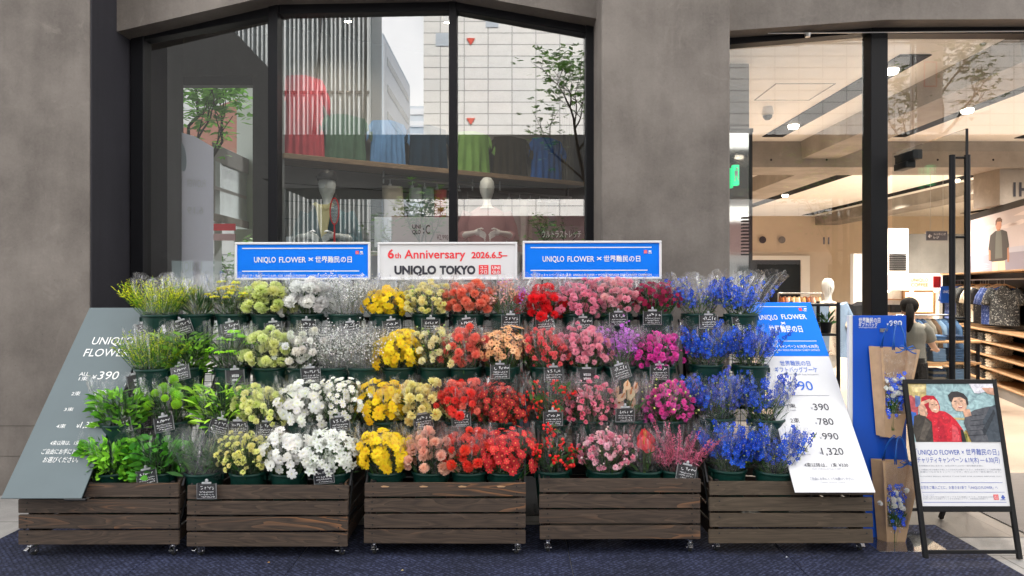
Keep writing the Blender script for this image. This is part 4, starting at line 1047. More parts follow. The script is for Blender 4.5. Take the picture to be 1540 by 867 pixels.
# --- seen through the side window of the display bay
e = empty('corner_house', (-12, 23, 0), label='white house with a terracotta slope seen through the side window', cat='house')
b = MB(); b.box((-6, 0, 0), (8, 3, 11)); b.build('wall', M['pale_tile'], e)
b = MB(); b.prism([(1.4, 5.2), (3.9, 5.2), (3.9, 7.3), (2.9, 6.9), (1.4, 5.8)], -2.6, -2.2); b.build('roof_slope', simple('terracotta slope', (.42, .19, .14), .7), e)
o = MB().box((P(356, 0, 13).x, 13, 0), (P(384, 0, 13).x, 13.4, 6.8)).build('pale_pier', simple('pale render', (.56, .60, .58), .7)); tag(o, 'pale rendered pier beyond the side window', 'pier')
e = empty('glazed_walkway', (0, 0, 0), label='grey walkway building with a glazed band beyond the side window', cat='building')
def wk(px0, d0, px1, d1, y00, y01, y10, y11, th=.2):
    a0 = P(px0, y00, d0); a1 = P(px0, y01, d0); b0 = P(px1, y10, d1); b1 = P(px1, y11, d1); n = Vector((0, th, 0))
    return [a0, b0, b1, a1, a0+n, b0+n, b1+n, a1+n], [(0,3,2,1),(4,5,6,7),(0,1,5,4),(1,2,6,5),(2,3,7,6),(3,0,4,7)]
b = MB(); b.add(*wk(319, 11, 412, 15.5, 214, 240, 258, 278, .6)); b.build('roof', M['grey_panel'], e)
b = MB(); b.add(*wk(319, 11, 412, 15.5, 240, 320, 278, 344, .3)); b.build('glazing', simple('pale glazing', (.34, .40, .41), .2, noise=.2, scale=1.5), e)
b = MB()
for k in range(6):
    u = k / 5; px = 319 + 93*u; d = 10.97 + 4.5*u; p0 = P(px, 240 + 38*u, d); p1 = P(px, 320 + 24*u, d); b.bar(p0, p1, .07)
p0, p1 = P(319, 282, 10.97), P(412, 312, 15.47); b.bar(p0, p1, .06)
b.build('mullion', M['grey_panel'], e)
b = MB(); b.add(*wk(319, 11, 412, 15.5, 320, 332, 344, 354, .6)); b.build('sill_band', M['concrete'], e)
b = MB(); b.add(*wk(322, 11.2, 326, 11.3, 330, 480, 330, 480)); b.add(*wk(352, 12.6, 380, 13, 345, 470, 345, 470)); b.build('leg', M['bluegrey_side'], e)
for yy, cc, nm in ((347, 'ink_coral', 'coral'), (362, 'pink', 'pink')):
    p = P(336, yy, 10); o = MB().box((-.17, 0, 0), (.17, .03, .10)).build('street_sign', M[cc], None, loc=p); tag(o, '%s street sign below the glazed walkway' % nm, 'sign')
tree((-5.2, 10.6, 0), 4.5, 1.45, 'green tree with dark forked limbs beyond the side window', 900, 14, .07, (.15, 0), .16, .72, ((.16,.40,.05),(.22,.50,.08),(.10,.28,.03)))
tree((-4.9, 12.0, 0), 3.2, .9, 'low bushy tree under the glazed walkway', 700, 17, .05, (0, 0), .14, .35)
hedge((-6.0, 15.5, 0), 5.0, .8, 1.6, 'green hedge beyond the side window', 9)
# translucent poster stuck on the side window: printing shows through in reverse
lil, lnt, lb_ = nodes('lilac window poster'); lb_.inputs['Base Color'].default_value = (.66, .65, .80, 1)
lt_ = nn(lnt, 'BsdfTranslucent', Color=(.80, .79, .92, 1)); lm_ = nn(lnt, 'MixShader', Fac=.75); lk(lnt, lb_, 0, lm_, 1); lk(lnt, lt_, 0, lm_, 2); lk(lnt, lm_, 0, lnt.nodes['Material Output'], 'Surface')
bw = bpy.data.objects.new('window_poster', None); COL.objects.link(bw); bw.location = (P(290, 0, 6.86).x, 6.86, 0); tag(bw, 'tall lilac window poster with reversed lettering showing through', 'poster')
Mw = mx(bw)
b = MB(); pts = [hits(Mw, *q) for q in ((260, 440), (321, 440), (321, 222), (292, 205), (260, 196))]
b.add([(x, .002, z) for x, z in pts], [tuple(range(len(pts)))]); b.build('sheet', lil, bw)
b = MB()
for body, pl, pr, yb, yt in (('FLOWER', 281, 309, 282, 270), ('6.19', 282, 306, 322, 311), ('UNIQLO', 262, 304, 408, 393)): text_px(b, Mw, body, pl, pr, yb, yt, flip=True)
b.build('lettering', M['paper'], bw)
b = MB(); x0, z0 = hits(Mw, 274, 236); 
b.prism([(x0 + .045*math.cos(a), z0 + .14*math.sin(a) - .05*math.cos(a)) for a in np.linspace(0, 2*PI, 20, endpoint=False)], -.004, -.001); b.build('printed_oval', M['bluegrey'], bw)
o = MB().box((P(250, 0, 6.88).x, 6.87, 0), (P(259, 0, 6.88).x, 6.88, P(0, 256, 6.88).z)).build('window_poster', M['blue']); tag(o, 'narrow bright blue strip poster beside the lilac window poster', 'poster')
# ------------------------------------------------------------------ planter carts
NEAR = 1705.0
M['chip'] = simple('raw chipped wood', (.5, .3, .16), .7)
carts = [  # left px, right px, caster row px, top px, label
    (27, 269, 843, 727, 'brown slatted planter cart with green foliage, under the slate price board', 'slat'),
    (281, 524, 843, 730, 'brown slatted planter cart holding the white and lime flowers', 'slat'),
    (547, 791, 841, 726, 'brown slatted planter cart holding the yellow, coral and dark red mums', 'slat'),
    (811, 1054, 838, 720, 'brown slatted planter cart holding the pink and magenta flowers', 'slat'),
    (1067, 1313, 836, 724, 'weathered slatted planter cart of blue delphiniums under the white price board', 'slat_old')]
ROW_OFF = {4: .165, 3: .335, 2: .505, 1: .685}
ROW_Z = {4: .500, 3: .782, 2: 1.112, 1: 1.462}
def slat_mesh(w, h):
    b = MB(); b.box((-w/2, 0, -h/2), (w/2, .018, h/2)); return b
cart_d = []
def caster(par, x, y, ang):
    c_ = empty('caster', (x, y, 0), (0, 0, ang)); c_.parent = par
    b = MB(); b.lathe([(.0, -.011), (.020, -.011), (.025, -.007), (.025, .007), (.020, .011), (.0, .011)], 18, at=(0, .012, .025), ax=Matrix.Rotation(R(90), 3, 'Y')); b.build('wheel', M['rubber'], c_, smooth=.6)
    b = MB(); b.box((-.017, -.02, .024), (-.0135, .028, .058)); b.box((.0135, -.02, .024), (.017, .028, .058)); b.box((-.0168, -.02, .0582), (.0168, .028, .0622)); b.lathe([(.012, .062), (.012, .075), (.02, .076), (.02, .082)], 12); b.tube([(-.021, .012, .025), (.021, .012, .025)], .006, 8)
    b.box((-.012, -.045, .046), (.012, -.021, .050), rot=Euler((.5, 0, 0)))
    b.build('bracket', M['chrome'], c_, bevel=.001)
for i, (l, r_, cy, ty, lab, sm) in enumerate(carts):
    d = NEAR / (cy - 430); cart_d.append(d)
    xl = (l - 770) * d / F; xr = (r_ - 770) * d / F; w = xr - xl
    ct = empty('planter_cart', ((xl + xr) / 2, d, .0125), (0, 0, 0), label=lab, cat='planter cart', group='slatted planter carts in a row')
    rnd = random.Random(i); tilt = -.10 if i == 4 else 0
    zt_ = H - (ty - 430) * d / F - .0125
    for k in range(4):
        z = zt_ - .043 - .0955 * k
        o = slat_mesh(w - (rnd.uniform(0, .006)), .083).build('slat', M[sm], ct, loc=(rnd.uniform(-.003, .003) + (0 if i < 4 else -.004*k), -.003 + (k*-.008 if i == 4 else rnd.uniform(-.002, .002)), z), rot=(tilt, rnd.uniform(-.003, .003), 0), bevel=.003, seg=2)
    if i == 2:
        for k in range(4):
            MB().prism([(-.39 + .235*k, zt_ - .022), (-.37 + .235*k, zt_ - .017), (-.335 + .235*k, zt_ - .022), (-.345 + .235*k, zt_ - .027), (-.38 + .235*k, zt_ - .028)], -.0055, -.002).build('chipped_edge', M['chip'], ct)
    b = MB()
    for k in range(4):
        for sx_ in (-1, 1):
            for dz in (-.022, .02):
                x_ = sx_*(w/2 - .055) + rnd.uniform(-.004, .004); z_ = zt_ - .043 - .0955*k + dz
                b.lathe([(.0001, 0), (.0042, .0004), (.0048, .0035)], 8, at=(x_, -.0062 + (-.008*k - .10*dz if i == 4 else 0), z_), ax=Matrix.Rotation(R(-90), 3, 'X'))
    b.build('screw', M['rubber'], ct)
    b = MB(); hx_ = w/2 - .055
    for s in (-1, 1):
        b.bar((s*hx_, .045, .08), (s*hx_, .045, zt_ + .0), .024); b.bar((s*hx_, .82, .08), (s*hx_, .82, 1.42), .024)
        b.bar((s*(w/2 - .004), .055, .42), (s*(w/2 - .004), .80, 1.40), .014)
        b.bar((s*hx_, .05, .12), (s*hx_, .81, .12), .022); b.bar((s*hx_, .12, .20), (s*hx_, .79, 1.16), .02)
        b.bar((s*(w/2 - .016), .03, .16), (s*(w/2 - .016), .30, .62), .012)
    b.bar((-hx_, .045, .11), (hx_, .045, .11), .02); b.bar((-hx_, .82, .12), (hx_, .82, .12), .022); b.bar((-hx_, .82, 1.41), (hx_, .82, 1.41), .022)
    b.build('cart_frame', M['black'], ct, bevel=.002)
    for sd in (-1, 1):
        for k in range(4):
            z = zt_ - .043 - .0955 * k
            MB().box((sd*(w/2 - .034) - .007, .07, z - .041), (sd*(w/2 - .034) + .007, .80, z + .041)).build('side_slat', M['slat'], ct, bevel=.002)
    for k in range(4):
        MB().box((-w/2 + .05, .785, zt_ - .084 - .0955*k), (w/2 - .05, .80, zt_ - .002 - .0955*k)).build('back_slat', M['slat'], ct, bevel=.002)
    b = MB()
    for row in (1, 2, 3, 4):
        y = ROW_OFF[row]; z = ROW_Z[row] - .275
        b.box((-w/2 + (.30 if i == 0 else .012), y - .125, z - .016), (w/2 - .012, y + .05 if row < 4 else y + .12, z))
    b.build('tier', M['black'], ct, bevel=.002)
    b = MB(); n = 15
    for k in range(n + 1): b.tube([(-hx_ + 2*hx_*k/n, .84, .15), (-hx_ + 2*hx_*k/n, .84, 1.40)], .0022, 5)
    for k in range(24): b.tube([(-hx_, .843, .2 + .05*k), (hx_, .843, .2 + .05*k)], .0022, 5)
    b.build('wire_mesh', M['black'], ct)
    for s in (-1, 1):
        caster(ct, s*hx_, .045, rnd.uniform(-.9, .9)); caster(ct, s*hx_, .82, rnd.uniform(-.9, .9))

# ------------------------------------------------------------------ buckets
bm_ = MB(); bm_.lathe([(.0001, .0), (.088, 0), (.092, .004), (.113, .235), (.120, .238), (.1225, .246), (.120, .254), (.1135, .255), (.1105, .24), (.090, .03), (.0001, .028)], 36)
for s in (-1, 1): bm_.box((s*.119 - .008, -.016, .205), (s*.119 + .008, .016, .236))
bucket_mesh = bm_.mesh('flower_bucket', M['bucket'], smooth=.6)

# ------------------------------------------------------------------ flowers
def T_mum(c0, cc, layers=((14, .30, 1.0, .0, .10), (11, .22, .80, .14, .22), (8, .12, .55, .26, .36)), wid=.24, core=.22):
    vs = []; fs = []; ts = []
    for n, r0, r1, z0, z1 in layers:
        for k in range(n):
            a = 2*PI*k/n + .37*len(vs); ca, sa = math.cos(a), math.sin(a); w = wid * r1
            def p(r, s, z): return (r*ca - s*w*sa, r*sa + s*w*ca, z)
            rm = (r0 + r1*2) / 3; b_ = len(vs)
            vs += [p(r0, -.4, z0), p(r0, .4, z0), p(rm, 1, (z0+z1)/2 + .06), p(r1, .45, z1), p(r1, -.45, z1), p(rm, -1, (z0+z1)/2 + .06)]
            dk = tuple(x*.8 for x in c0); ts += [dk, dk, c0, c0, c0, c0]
            fs += [(b_, b_+1, b_+2, b_+5), (b_+5, b_+2, b_+3, b_+4)]
    b_ = len(vs); vs.append((0, 0, .34 if len(layers) > 2 else .2)); ts.append(cc)
    for k in range(7): vs.append((core*math.cos(2*PI*k/7), core*math.sin(2*PI*k/7), .24 if len(layers) > 2 else .12)); ts.append(cc)
    fs += [(b_, b_+1+k, b_+1+(k+1) % 7) for k in range(7)]
    return np.array(vs), fs, np.array(ts)
def T_carn(c0, c1, n=34, seed=0, ruff=1.0):
    r = random.Random(seed); vs = []; fs = []; ts = []
    for k in range(n):
        q = (k + .5) / n; th = math.acos(1 - 1.02*q); ph = k*2.39996
        d = np.array([math.sin(th)*math.cos(ph), math.sin(th)*math.sin(ph), math.cos(th)])
        u = np.array([-math.sin(ph), math.cos(ph), 0]); v = np.cross(d, u)
        rot = r.uniform(0, 6.28); u2 = u*math.cos(rot) + v*math.sin(rot); v2 = -u*math.sin(rot) + v*math.cos(rot)
        c_ = d*np.array([.72, .72, .62]) + np.array([0, 0, .1]); L = r.uniform(.85, 1.1); b_ = len(vs)
        sp = .34
        base = c_*.35
        row = []
        for j in range(5):
            t = (j-2)/2; zz = r.uniform(-.09, .09)*ruff + (.07 if j % 2 else -.03)*ruff
            row.append(c_*L + u2*sp*t + v2*zz + d*(.10 if j % 2 else -.02)*ruff)
        vs += [base - u2*.10, base + u2*.10] + row
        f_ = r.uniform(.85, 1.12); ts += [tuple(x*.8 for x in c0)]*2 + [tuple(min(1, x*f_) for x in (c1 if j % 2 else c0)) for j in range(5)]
        fs += [(b_, b_+3, b_+2), (b_, b_+4, b_+3), (b_, b_+1, b_+4), (b_+1, b_+5, b_+4), (b_+1, b_+6, b_+5)]
    return np.array(vs), fs, np.array(ts)
def T_five(c0, cc, n=5):
    vs = []; fs = []; ts = []
    for k in range(n):
        a = 2*PI*k/n; ca, sa = math.cos(a), math.sin(a)
        def p(r, s, z): return (r*ca - s*sa, r*sa + s*ca, z)
        b_ = len(vs); vs += [p(.08, 0, 0), p(.5, -.36, .16), p(1, -.16, .10), p(1.02, .16, .12), p(.5, .36, .16), p(.55, 0, .05)]
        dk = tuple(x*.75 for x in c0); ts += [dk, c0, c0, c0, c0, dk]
        fs += [(b_, b_+5, b_+1), (b_+1, b_+5, b_+2), (b_+5, b_+3, b_+2), (b_+5, b_+4, b_+3), (b_, b_+4, b_+5)]
    b_ = len(vs); vs += [(0, 0, .28), (.16, 0, .1), (-.08, .14, .1), (-.08, -.14, .1)]; ts += [cc]*4; fs += [(b_, b_+1, b_+2), (b_, b_+2, b_+3), (b_, b_+3, b_+1)]
    return np.array(vs), fs, np.array(ts)
def T_ball(c0, n=8, k=5, spike=0):
    b = MB(); b.ball((0, 0, 0), 1, n=n, k=k); v = np.array(b.v)
    return v, b.f, np.tile(np.array(c0), (len(v), 1))
def T_pom(c0, c1, n=130, seed=1):
    r = random.Random(seed); vs = []; fs = []; ts = []
    for k in range(n):
        q = (k+.5)/n; th = math.acos(1 - 2*q); ph = k*2.39996
        d = np.array([math.sin(th)*math.cos(ph), math.sin(th)*math.sin(ph), math.cos(th)]); u = np.cross(d, [.3, .5, .8]); u /= np.linalg.norm(u); v = np.cross(d, u)
        b_ = len(vs); L = r.uniform(.9, 1.08); s = .13
        vs += [d*.8 + u*s, d*.8 - u*s*.5 + v*s*.87, d*.8 - u*s*.5 - v*s*.87, d*L]; ts += [c0]*3 + [c1]; fs += [(b_, b_+1, b_+3), (b_+1, b_+2, b_+3), (b_+2, b_, b_+3)]
    bb = T_ball(c0, 10, 7); b_ = len(vs); vs += list(bb[0]*.84); ts += list(bb[2]); fs += [tuple(i+b_ for i in f) for f in bb[1]]
    return np.array(vs), fs, np.array(ts)
def T_dot(c0):
    v = np.array([(1,0,0),(-.5,.87,0),(-.5,-.87,0),(0,0,.9),(0,0,-.7)], float)
    return v, [(0,1,3),(1,2,3),(2,0,3),(1,0,4),(2,1,4),(0,2,4)], np.tile(np.array(c0), (5, 1))
def put(mb, T, p, n, s, g, jit=.12, desat=True):
    vs, fs, ts = T; n = Vector(n).normalized()
    q = n.to_track_quat('Z', 'Y').to_matrix() @ Matrix.Rotation(g.uniform(0, 6.28), 3, 'Z')
    A = np.array(q) * s; v = vs @ A.T + np.array(p)
    f_ = 1 + g.uniform(-jit, jit); h = g.uniform(-jit, jit, 3) * .35
    t = np.clip(ts * f_ * (1 + h) * 1.62, 0, None); t = t / np.maximum(1, t.max(axis=1, keepdims=True) / .93); t = t * .97 + .03 * t.max(axis=1, keepdims=True) * (1 if desat else 0) + (0 if desat else .03) * t
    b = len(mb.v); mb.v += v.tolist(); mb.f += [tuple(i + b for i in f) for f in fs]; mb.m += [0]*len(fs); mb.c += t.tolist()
def blade(mb, p, d, L, w, col, g, bend=.35, seg=3, rnd=False):
    p = Vector(p); d = Vector(d).normalized(); side = d.cross(Vector((g.normal(), g.normal(), g.normal()))).normalized()
    up = side.cross(d); pts = []; q = p.copy(); dd = d.copy(); dr = Vector((0, 0, -1)) * bend
    prof_ = (.35, 1, .8, .04) if not rnd else (.25, .9, 1.0, .1)
    vs = []; n = len(prof_)
    for k, t in enumerate(prof_):
        vs += [q - side*w*t/2, q + side*w*t/2]; dd = (dd + dr/(n) + up*.05).normalized(); q = q + dd*L/(n-1)
    b = len(mb.v); f_ = 1 + g.uniform(-.25, .25); cc = tuple(min(1, x*f_) for x in col)
    mb.v += [tuple(v) for v in vs]; mb.c += [cc]*len(vs)
    for k in range(n-1): mb.f.append((b+2*k, b+2*k+1, b+2*k+3, b+2*k+2)); mb.m.append(0)
def stem(mb, a, b_, r, col):
    mb.col = col; a = Vector(a); b_ = Vector(b_); m_ = (a + b_)/2 + Vector((0, 0, .0)); mb.tube([a, m_, b_], r, 4, cap=False)
GREEN = (.06, .16, .032); DGREEN = (.026, .085, .02); LIME = (.14, .26, .03)
def dome(g, n, rx, ry, rz, cz, cy=-.018, low=-.1, fill=.12):
    out = []; k0 = g.uniform(0, 6); a0 = g.uniform(0, 6.28)
    lobes = [(Vector((.052*math.cos(a0+2.09*q), .030*math.sin(a0+2.09*q) - .012, g.uniform(-.03, .025))), g.uniform(.78, 1.0)) for q in range(3)]
    for k in range(n):
        q = (k + .5) / n; cz_ = 1 - (1 - low)*q; th = math.acos(cz_); ph = k*2.39996 + k0
        s = 1 - fill*g.random()
        lo_, ls_ = lobes[k % 3]
        d = Vector((math.sin(th)*math.cos(ph)*rx*.74, math.sin(th)*math.sin(ph)*ry*.78, math.cos(th)*rz*.92)) * s * ls_ + lo_
        out.append((Vector((0, cy, cz)) + d + Vector(g.normal(0, .009, 3)), Vector((d.x/rx**2, d.y/ry**2, d.z/rz**2)).normalized()))
    return out
BASE = Vector((0, 0, -.15))
def greens(fo, g, n=70, col=GREEN, L=.12, w=.012, hi=.16, spread=.11):
    for k in range(n):
        a = g.uniform(0, 6.28); r_ = spread*math.sqrt(g.random()); z = g.uniform(-.02, hi*.7)
        p = Vector((r_*math.cos(a)*.7, r_*math.sin(a)*.7 - .01, z)); d = Vector((math.cos(a)*.6, math.sin(a)*.6 - .1, 1.0)) + Vector(g.normal(0, .3, 3))
        blade(fo, p, d, L*g.uniform(.6, 1.2), w*g.uniform(.7, 1.3), col, g)
def stems(fo, g, pts, col=GREEN, r=.0022, every=2):
    for p, n in pts[::every]: stem(fo, BASE + Vector((p.x*.25, p.y*.25, .05)), p - n*.01, r, col)

def bouquet(kind, g, P_):
    bl, fo = MB(), MB()
    P_ = dict(P_); P_['sp'] = P_.get('sp', 1.0) * 1.32
    if kind in ('mum', 'daisy', 'carn', 'star'): P_['r'] = P_.get('r', .022) * 1.24; P_['n'] = int(P_.get('n', 50) * 2.2)
    col = P_.get('c'); c2 = P_.get('c2'); sp = P_.get('sp', 1.0); n = P_.get('n', 50); r_ = P_.get('r', .022); cz = P_.get('cz', .10); rz = P_.get('rz', .15)
    if kind in ('mum', 'daisy', 'carn', 'star'):
        pts = dome(g, n, .138*sp, .122*sp, rz, cz, low=P_.get('low', -.4), fill=P_.get('fill', .16))
        Ts = []
        cl = col if isinstance(col, list) else [col]
        for q, c_ in enumerate(cl):
            c_ = hx(c_) if isinstance(c_, str) else c_; e2 = hx(c2) if c2 else c_
            if kind == 'mum': Ts.append(T_mum(c_, hx(P_['cc']) if 'cc' in P_ else tuple(x*.8 for x in c_)))
            elif kind == 'daisy': Ts.append(T_mum(c_, hx(P_.get('cc', 'c9a94a')), ((13, .22, 1.0, .02, .10), (9, .2, .7, .08, .14)), .26, .24))
            elif kind == 'star': Ts.append(T_five(c_, hx(P_.get('cc', 'd9e2a0'))))
            else: Ts += [T_carn(c_, e2, P_.get('pet', 30), 5*q), T_carn(c_, e2, P_.get('pet', 30), 5*q+1)]
        for k, (p, nn_) in enumerate(pts):
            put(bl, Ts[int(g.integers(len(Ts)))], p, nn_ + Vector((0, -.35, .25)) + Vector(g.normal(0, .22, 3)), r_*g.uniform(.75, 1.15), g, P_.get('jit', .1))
        stems(fo, g, pts, P_.get('gc', GREEN)); greens(fo, g, P_.get('ng', 90), P_.get('gc', DGREEN), .11, .010)
        if P_.get('buds'):
            bt = T_ball(hx(P_.get('bc', '8fa85a')), 6, 4)
            for p, nn_ in dome(g, P_['buds'], .15*sp, .13*sp, rz*1.12, cz, low=-.1): put(bl, bt, p, nn_, .0062*g.uniform(.8, 1.2), g, .2); stem(fo, p*.6, p, .0012, GREEN)
    elif kind == 'gyp':
        T0 = T_dot((.74, .74, .72))
        for k in range(16):
            a = g.uniform(0, 6.28); q = math.sqrt(g.random())*.14*sp; tip = Vector((q*math.cos(a), q*math.sin(a)*.8 - .02, cz + .12 + .05*g.random() - q*.5))
            stem(fo, BASE + tip*.1, tip, .0013, (.10, .15, .07))
            for j in range(3): stem(fo, tip*.7, tip + Vector(g.normal(0, .04, 3)), .0008, (.13, .18, .09))
            for j in range(n):
                p = tip + Vector(g.normal(0, .042, 3))*Vector((1, 1, 1.1)).length*.6 + Vector((0, 0, -.02)); put(bl, T0, p, (0, 0, 1), g.uniform(.0036, .0066), g, .12)
        greens(fo, g, 40, (.06, .10, .045), .13, .005)
    elif kind == 'feather':
        for k in range(n):
            a = g.uniform(0, 6.28); q = math.sqrt(g.random()); d = Vector((math.cos(a)*q*.75*sp, math.sin(a)*q*.6 - .1, 1)).normalized(); L = g.uniform(.20, .33)*P_.get('h', 1)
            p0 = Vector((math.cos(a)*q*.05, math.sin(a)*q*.05, -.03)); stem(fo, BASE, p0 + d*L, .0012, GREEN)
            t0 = P_.get('t0', .3)
            for j in range(P_.get('m', 34)):
                t = t0 + (1-t0)*j/34; c_ = tuple(min(.9, 1.5*q_) for q_ in (hx(col) if g.random() < t*P_.get('mixk', .9) else hx(c2)))
                p = p0 + d*L*t; dd = (d*g.uniform(.5, 1) + Vector(g.normal(0, .55, 3))).normalized()
                blade(bl, p, dd, P_.get('bl', .028)*g.uniform(.6, 1.2), P_.get('bw', .0035), c_, g, .1)
    elif kind == 'leafy':
        for k in range(n):
            a = g.uniform(0, 6.28); q = math.sqrt(g.random()); z = g.uniform(.0, .2)*P_.get('h', 1); p = Vector((math.cos(a)*q*.12*sp, math.sin(a)*q*.10 - .02, z - q*.04))
            d = Vector((math.cos(a)*.9, math.sin(a)*.8 - .25, .75)) + Vector(g.normal(0, .35, 3)); c_ = tuple(min(.9, 1.6*q_) for q_ in (hx(col) if g.random() < .6 else hx(c2)))
            L = P_.get('L', .055)*g.uniform(.6, 1.25)
            if P_.get('lob'):
                for an in (-.75, 0, .75): blade(bl, p, Matrix.Rotation(an, 3, Vector((-d.y, .3, d.x))) @ d, L, P_.get('w', .024), c_, g, .5, rnd=True)
            else: blade(bl, p, d, L, P_.get('w', .026)*g.uniform(.7, 1.2), c_, g, .55, rnd=True)
            if k % 3 == 0: stem(fo, BASE + p*.1, p, .0018, GREEN)
        greens(fo, g, 60, DGREEN, .12, .012)
    elif kind == 'blade':
        for k in range(n):
            a = g.uniform(0, 6.28); q = math.sqrt(g.random()); d = Vector((math.cos(a)*q*.7, math.sin(a)*q*.6 - .1, 1)); c_ = [hx(col), hx(c2), GREEN][k % 3]
            blade(bl, Vector((math.cos(a)*q*.07, math.sin(a)*q*.07, g.uniform(-.02, .1))), d, g.uniform(.09, .17), .011, c_, g, .7)
        greens(fo, g, 50, DGREEN)
    elif kind == 'umbel':
        T0 = T_dot(hx(col)); T1 = T_dot(hx(c2))
        for p, nn_ in dome(g, P_.get('heads', 16), .13*sp, .11*sp, rz, cz, low=.0, fill=.3):
            stem(fo, BASE + p*.15, p, .0018, GREEN)
            for j in range(n):
                a = g.uniform(0, 6.28); q = math.sqrt(g.random())*P_.get('hr', .026); put(bl, T0 if g.random() < .7 else T1, p + Vector((q*math.cos(a), q*math.sin(a), .010 - q*q*9)) + Vector(g.normal(0, .003, 3)), (0, 0, 1), r_*g.uniform(.7, 1.2), g, .2)
        greens(fo, g, 130, P_.get('gc', DGREEN), .12, .007)
    elif kind == 'pom':
        Ts = [T_pom(hx(col), hx(c2), 130, q) for q in range(2)]
        for p, nn_ in dome(g, n, .12*sp, .11*sp, rz, cz, low=.0, fill=.2): put(bl, Ts[int(g.integers(2))], p, nn_, r_*g.uniform(.75, 1.2), g, .22); stem(fo, BASE + p*.15, p, .0025, GREEN)
        greens(fo, g, 110, DGREEN, .12, .010)
    elif kind == 'delph':
        Ts = [T_five(tuple(.66*q_ for q_ in hx(x)), hx('c8cfe8')) for x in (col if isinstance(col, list) else [col])]; bt = T_ball(hx('9fae5a'), 5, 3)
        for k in range(int(P_.get('spk', 17)*1.35)):
            a = g.uniform(0, 6.28); q = math.sqrt(g.random()); d = Vector((math.cos(a)*q*.62*sp, math.sin(a)*q*.5 - .12, 1)).normalized(); L = g.uniform(.22, .36)*P_.get('h', 1)
            p0 = Vector((math.cos(a)*q*.05, math.sin(a)*q*.05, -.03)); stem(fo, BASE, p0 + d*L, .0017, (.05, .11, .03))
            for j in range(n):
                t = .40 + .6*j/n; w_ = .036*(1.25 - t); a2 = j*2.4 + k; off = Vector((math.cos(a2), math.sin(a2), .0))
                p = p0 + d*L*t + off*w_*g.uniform(.5, 1.15)
                if g.random() < .14: put(bl, bt, p, off, .0048, g, .3)
                else: put(bl, Ts[int(g.integers(len(Ts)))], p, off + Vector((0, -.3, .3)) + Vector(g.normal(0, .4, 3)), r_*1.25*g.uniform(.75, 1.2), g, .22)
        greens(fo, g, 150, (.045, .12, .025), .10, .006, hi=.12)
    elif kind == 'berry':
        T0 = T_ball(hx(col), 8, 6); T1 = T_ball(hx(c2), 8, 6)
        for p, nn_ in dome(g, P_.get('heads', 15), .15*sp, .12*sp, rz, cz, low=-.2, fill=.35):
            stem(fo, BASE + p*.15, p, .002, (.05, .08, .03))
            for j in range(n): put(bl, T0 if g.random() < .8 else T1, p + Vector(g.normal(0, .016, 3)), (0, 0, 1), r_*g.uniform(.75, 1.15), g, .15)
            for j in range(5): blade(fo, p + Vector(g.normal(0, .012, 3)), Vector(g.normal(0, 1, 3)) + Vector((0, -.3, .4)), .05, .02, (.05, .13, .025), g, .5, rnd=True)
        greens(fo, g, 60, DGREEN, .1, .014)
    elif kind == 'spathe':
        for k, (p, nn_) in enumerate(dome(g, n, .10*sp, .09, rz, cz, low=.1, fill=.3)):
            c_ = hx(col[k % len(col)]); s = r_*g.uniform(.8, 1.15); fr = (Vector((nn_.x*.7 + g.normal(0, .25), -.9, .5))).normalized(); up = (Vector((g.normal(0, .3), 0, 1)) - fr*fr.z).normalized(); sd = up.cross(fr)
            bl.col = tuple(min(1, x*g.uniform(.85, 1.1)) for x in c_)
            def f(u, v):
                y_ = (v - .4)*2.2; wv = math.sin(PI*min(1, v*1.04)**P_.get('pw', .7))*P_.get('wd', .95); x_ = (u - .5)*2*wv
                return p + sd*x_*s + up*y_*s + fr*s*(.5*x_*x_ - .25*y_*y_*.5 + .1)
            bl.grid(f, 8, 8)
            bl.col = hx('d88a4a'); bl.tube([p + fr*s*.1, p + fr*s*.35 + up*s*.5, p + fr*s*.45 + up*s*.9], [s*.13, s*.12, s*.06], 6); stem(fo, BASE, p, .003, (.09, .16, .04))
        greens(fo, g, 25, GREEN, .12, .012)
    elif kind == 'plume':
        for k in range(n):
            a = g.uniform(0, 6.28); q = math.sqrt(g.random()); d = Vector((math.cos(a)*q*.7*sp, math.sin(a)*q*.5 - .1, 1)).normalized(); L = g.uniform(.22, .34)
            p0 = Vector((math.cos(a)*q*.05, math.sin(a)*q*.05, -.02)); stem(fo, BASE, p0 + d*L*.9, .0015, (.25, .10, .10))
            for j in range(70):
                t = .25 + .75*j/70; wv = .034*(1.05 - t)**.7; p = p0 + d*L*t; dd = d*.5 + Vector(g.normal(0, .7, 3)); c_ = tuple(min(.9, 1.5*q_) for q_ in (hx(col) if g.random() < .6 else hx(c2)))
                blade(bl, p, dd, wv*1.25*g.uniform(.6, 1.3), .0048, c_, g, .1)
    elif kind == 'spray':   # loose sprays of tiny florets (statice)
        T0 = [T_five(hx(x), hx('f3dfe2'), 5) for x in col]
        for p, nn_ in dome(g, P_.get('heads', 20), .13*sp, .11*sp, rz, cz, low=.05, fill=.35):
            stem(fo, BASE + p*.15, p, .0016, GREEN); T1 = T0[int(g.integers(len(T0)))]
            for j in range(n): put(bl, T1, p + Vector(g.normal(0, .016, 3)) + Vector((0, 0, .015*g.normal())), Vector(g.normal(0, 1, 3)) + Vector((0, -.6, .8)), r_*g.uniform(.7, 1.2), g, .2)
        greens(fo, g, 90, GREEN, .12, .007)
    elif kind == 'wraponly':
        greens(fo, g, 70, GREEN, .12, .016); 
        for k in range(14): blade(bl, Vector((g.normal(0, .05), g.normal(0, .04) - .03, g.uniform(-.02, .08))), Vector((g.normal(0, .6), -.3, .6)), .09, .022, (.04, .14, .03), g, .5, rnd=True)
    return bl, fo
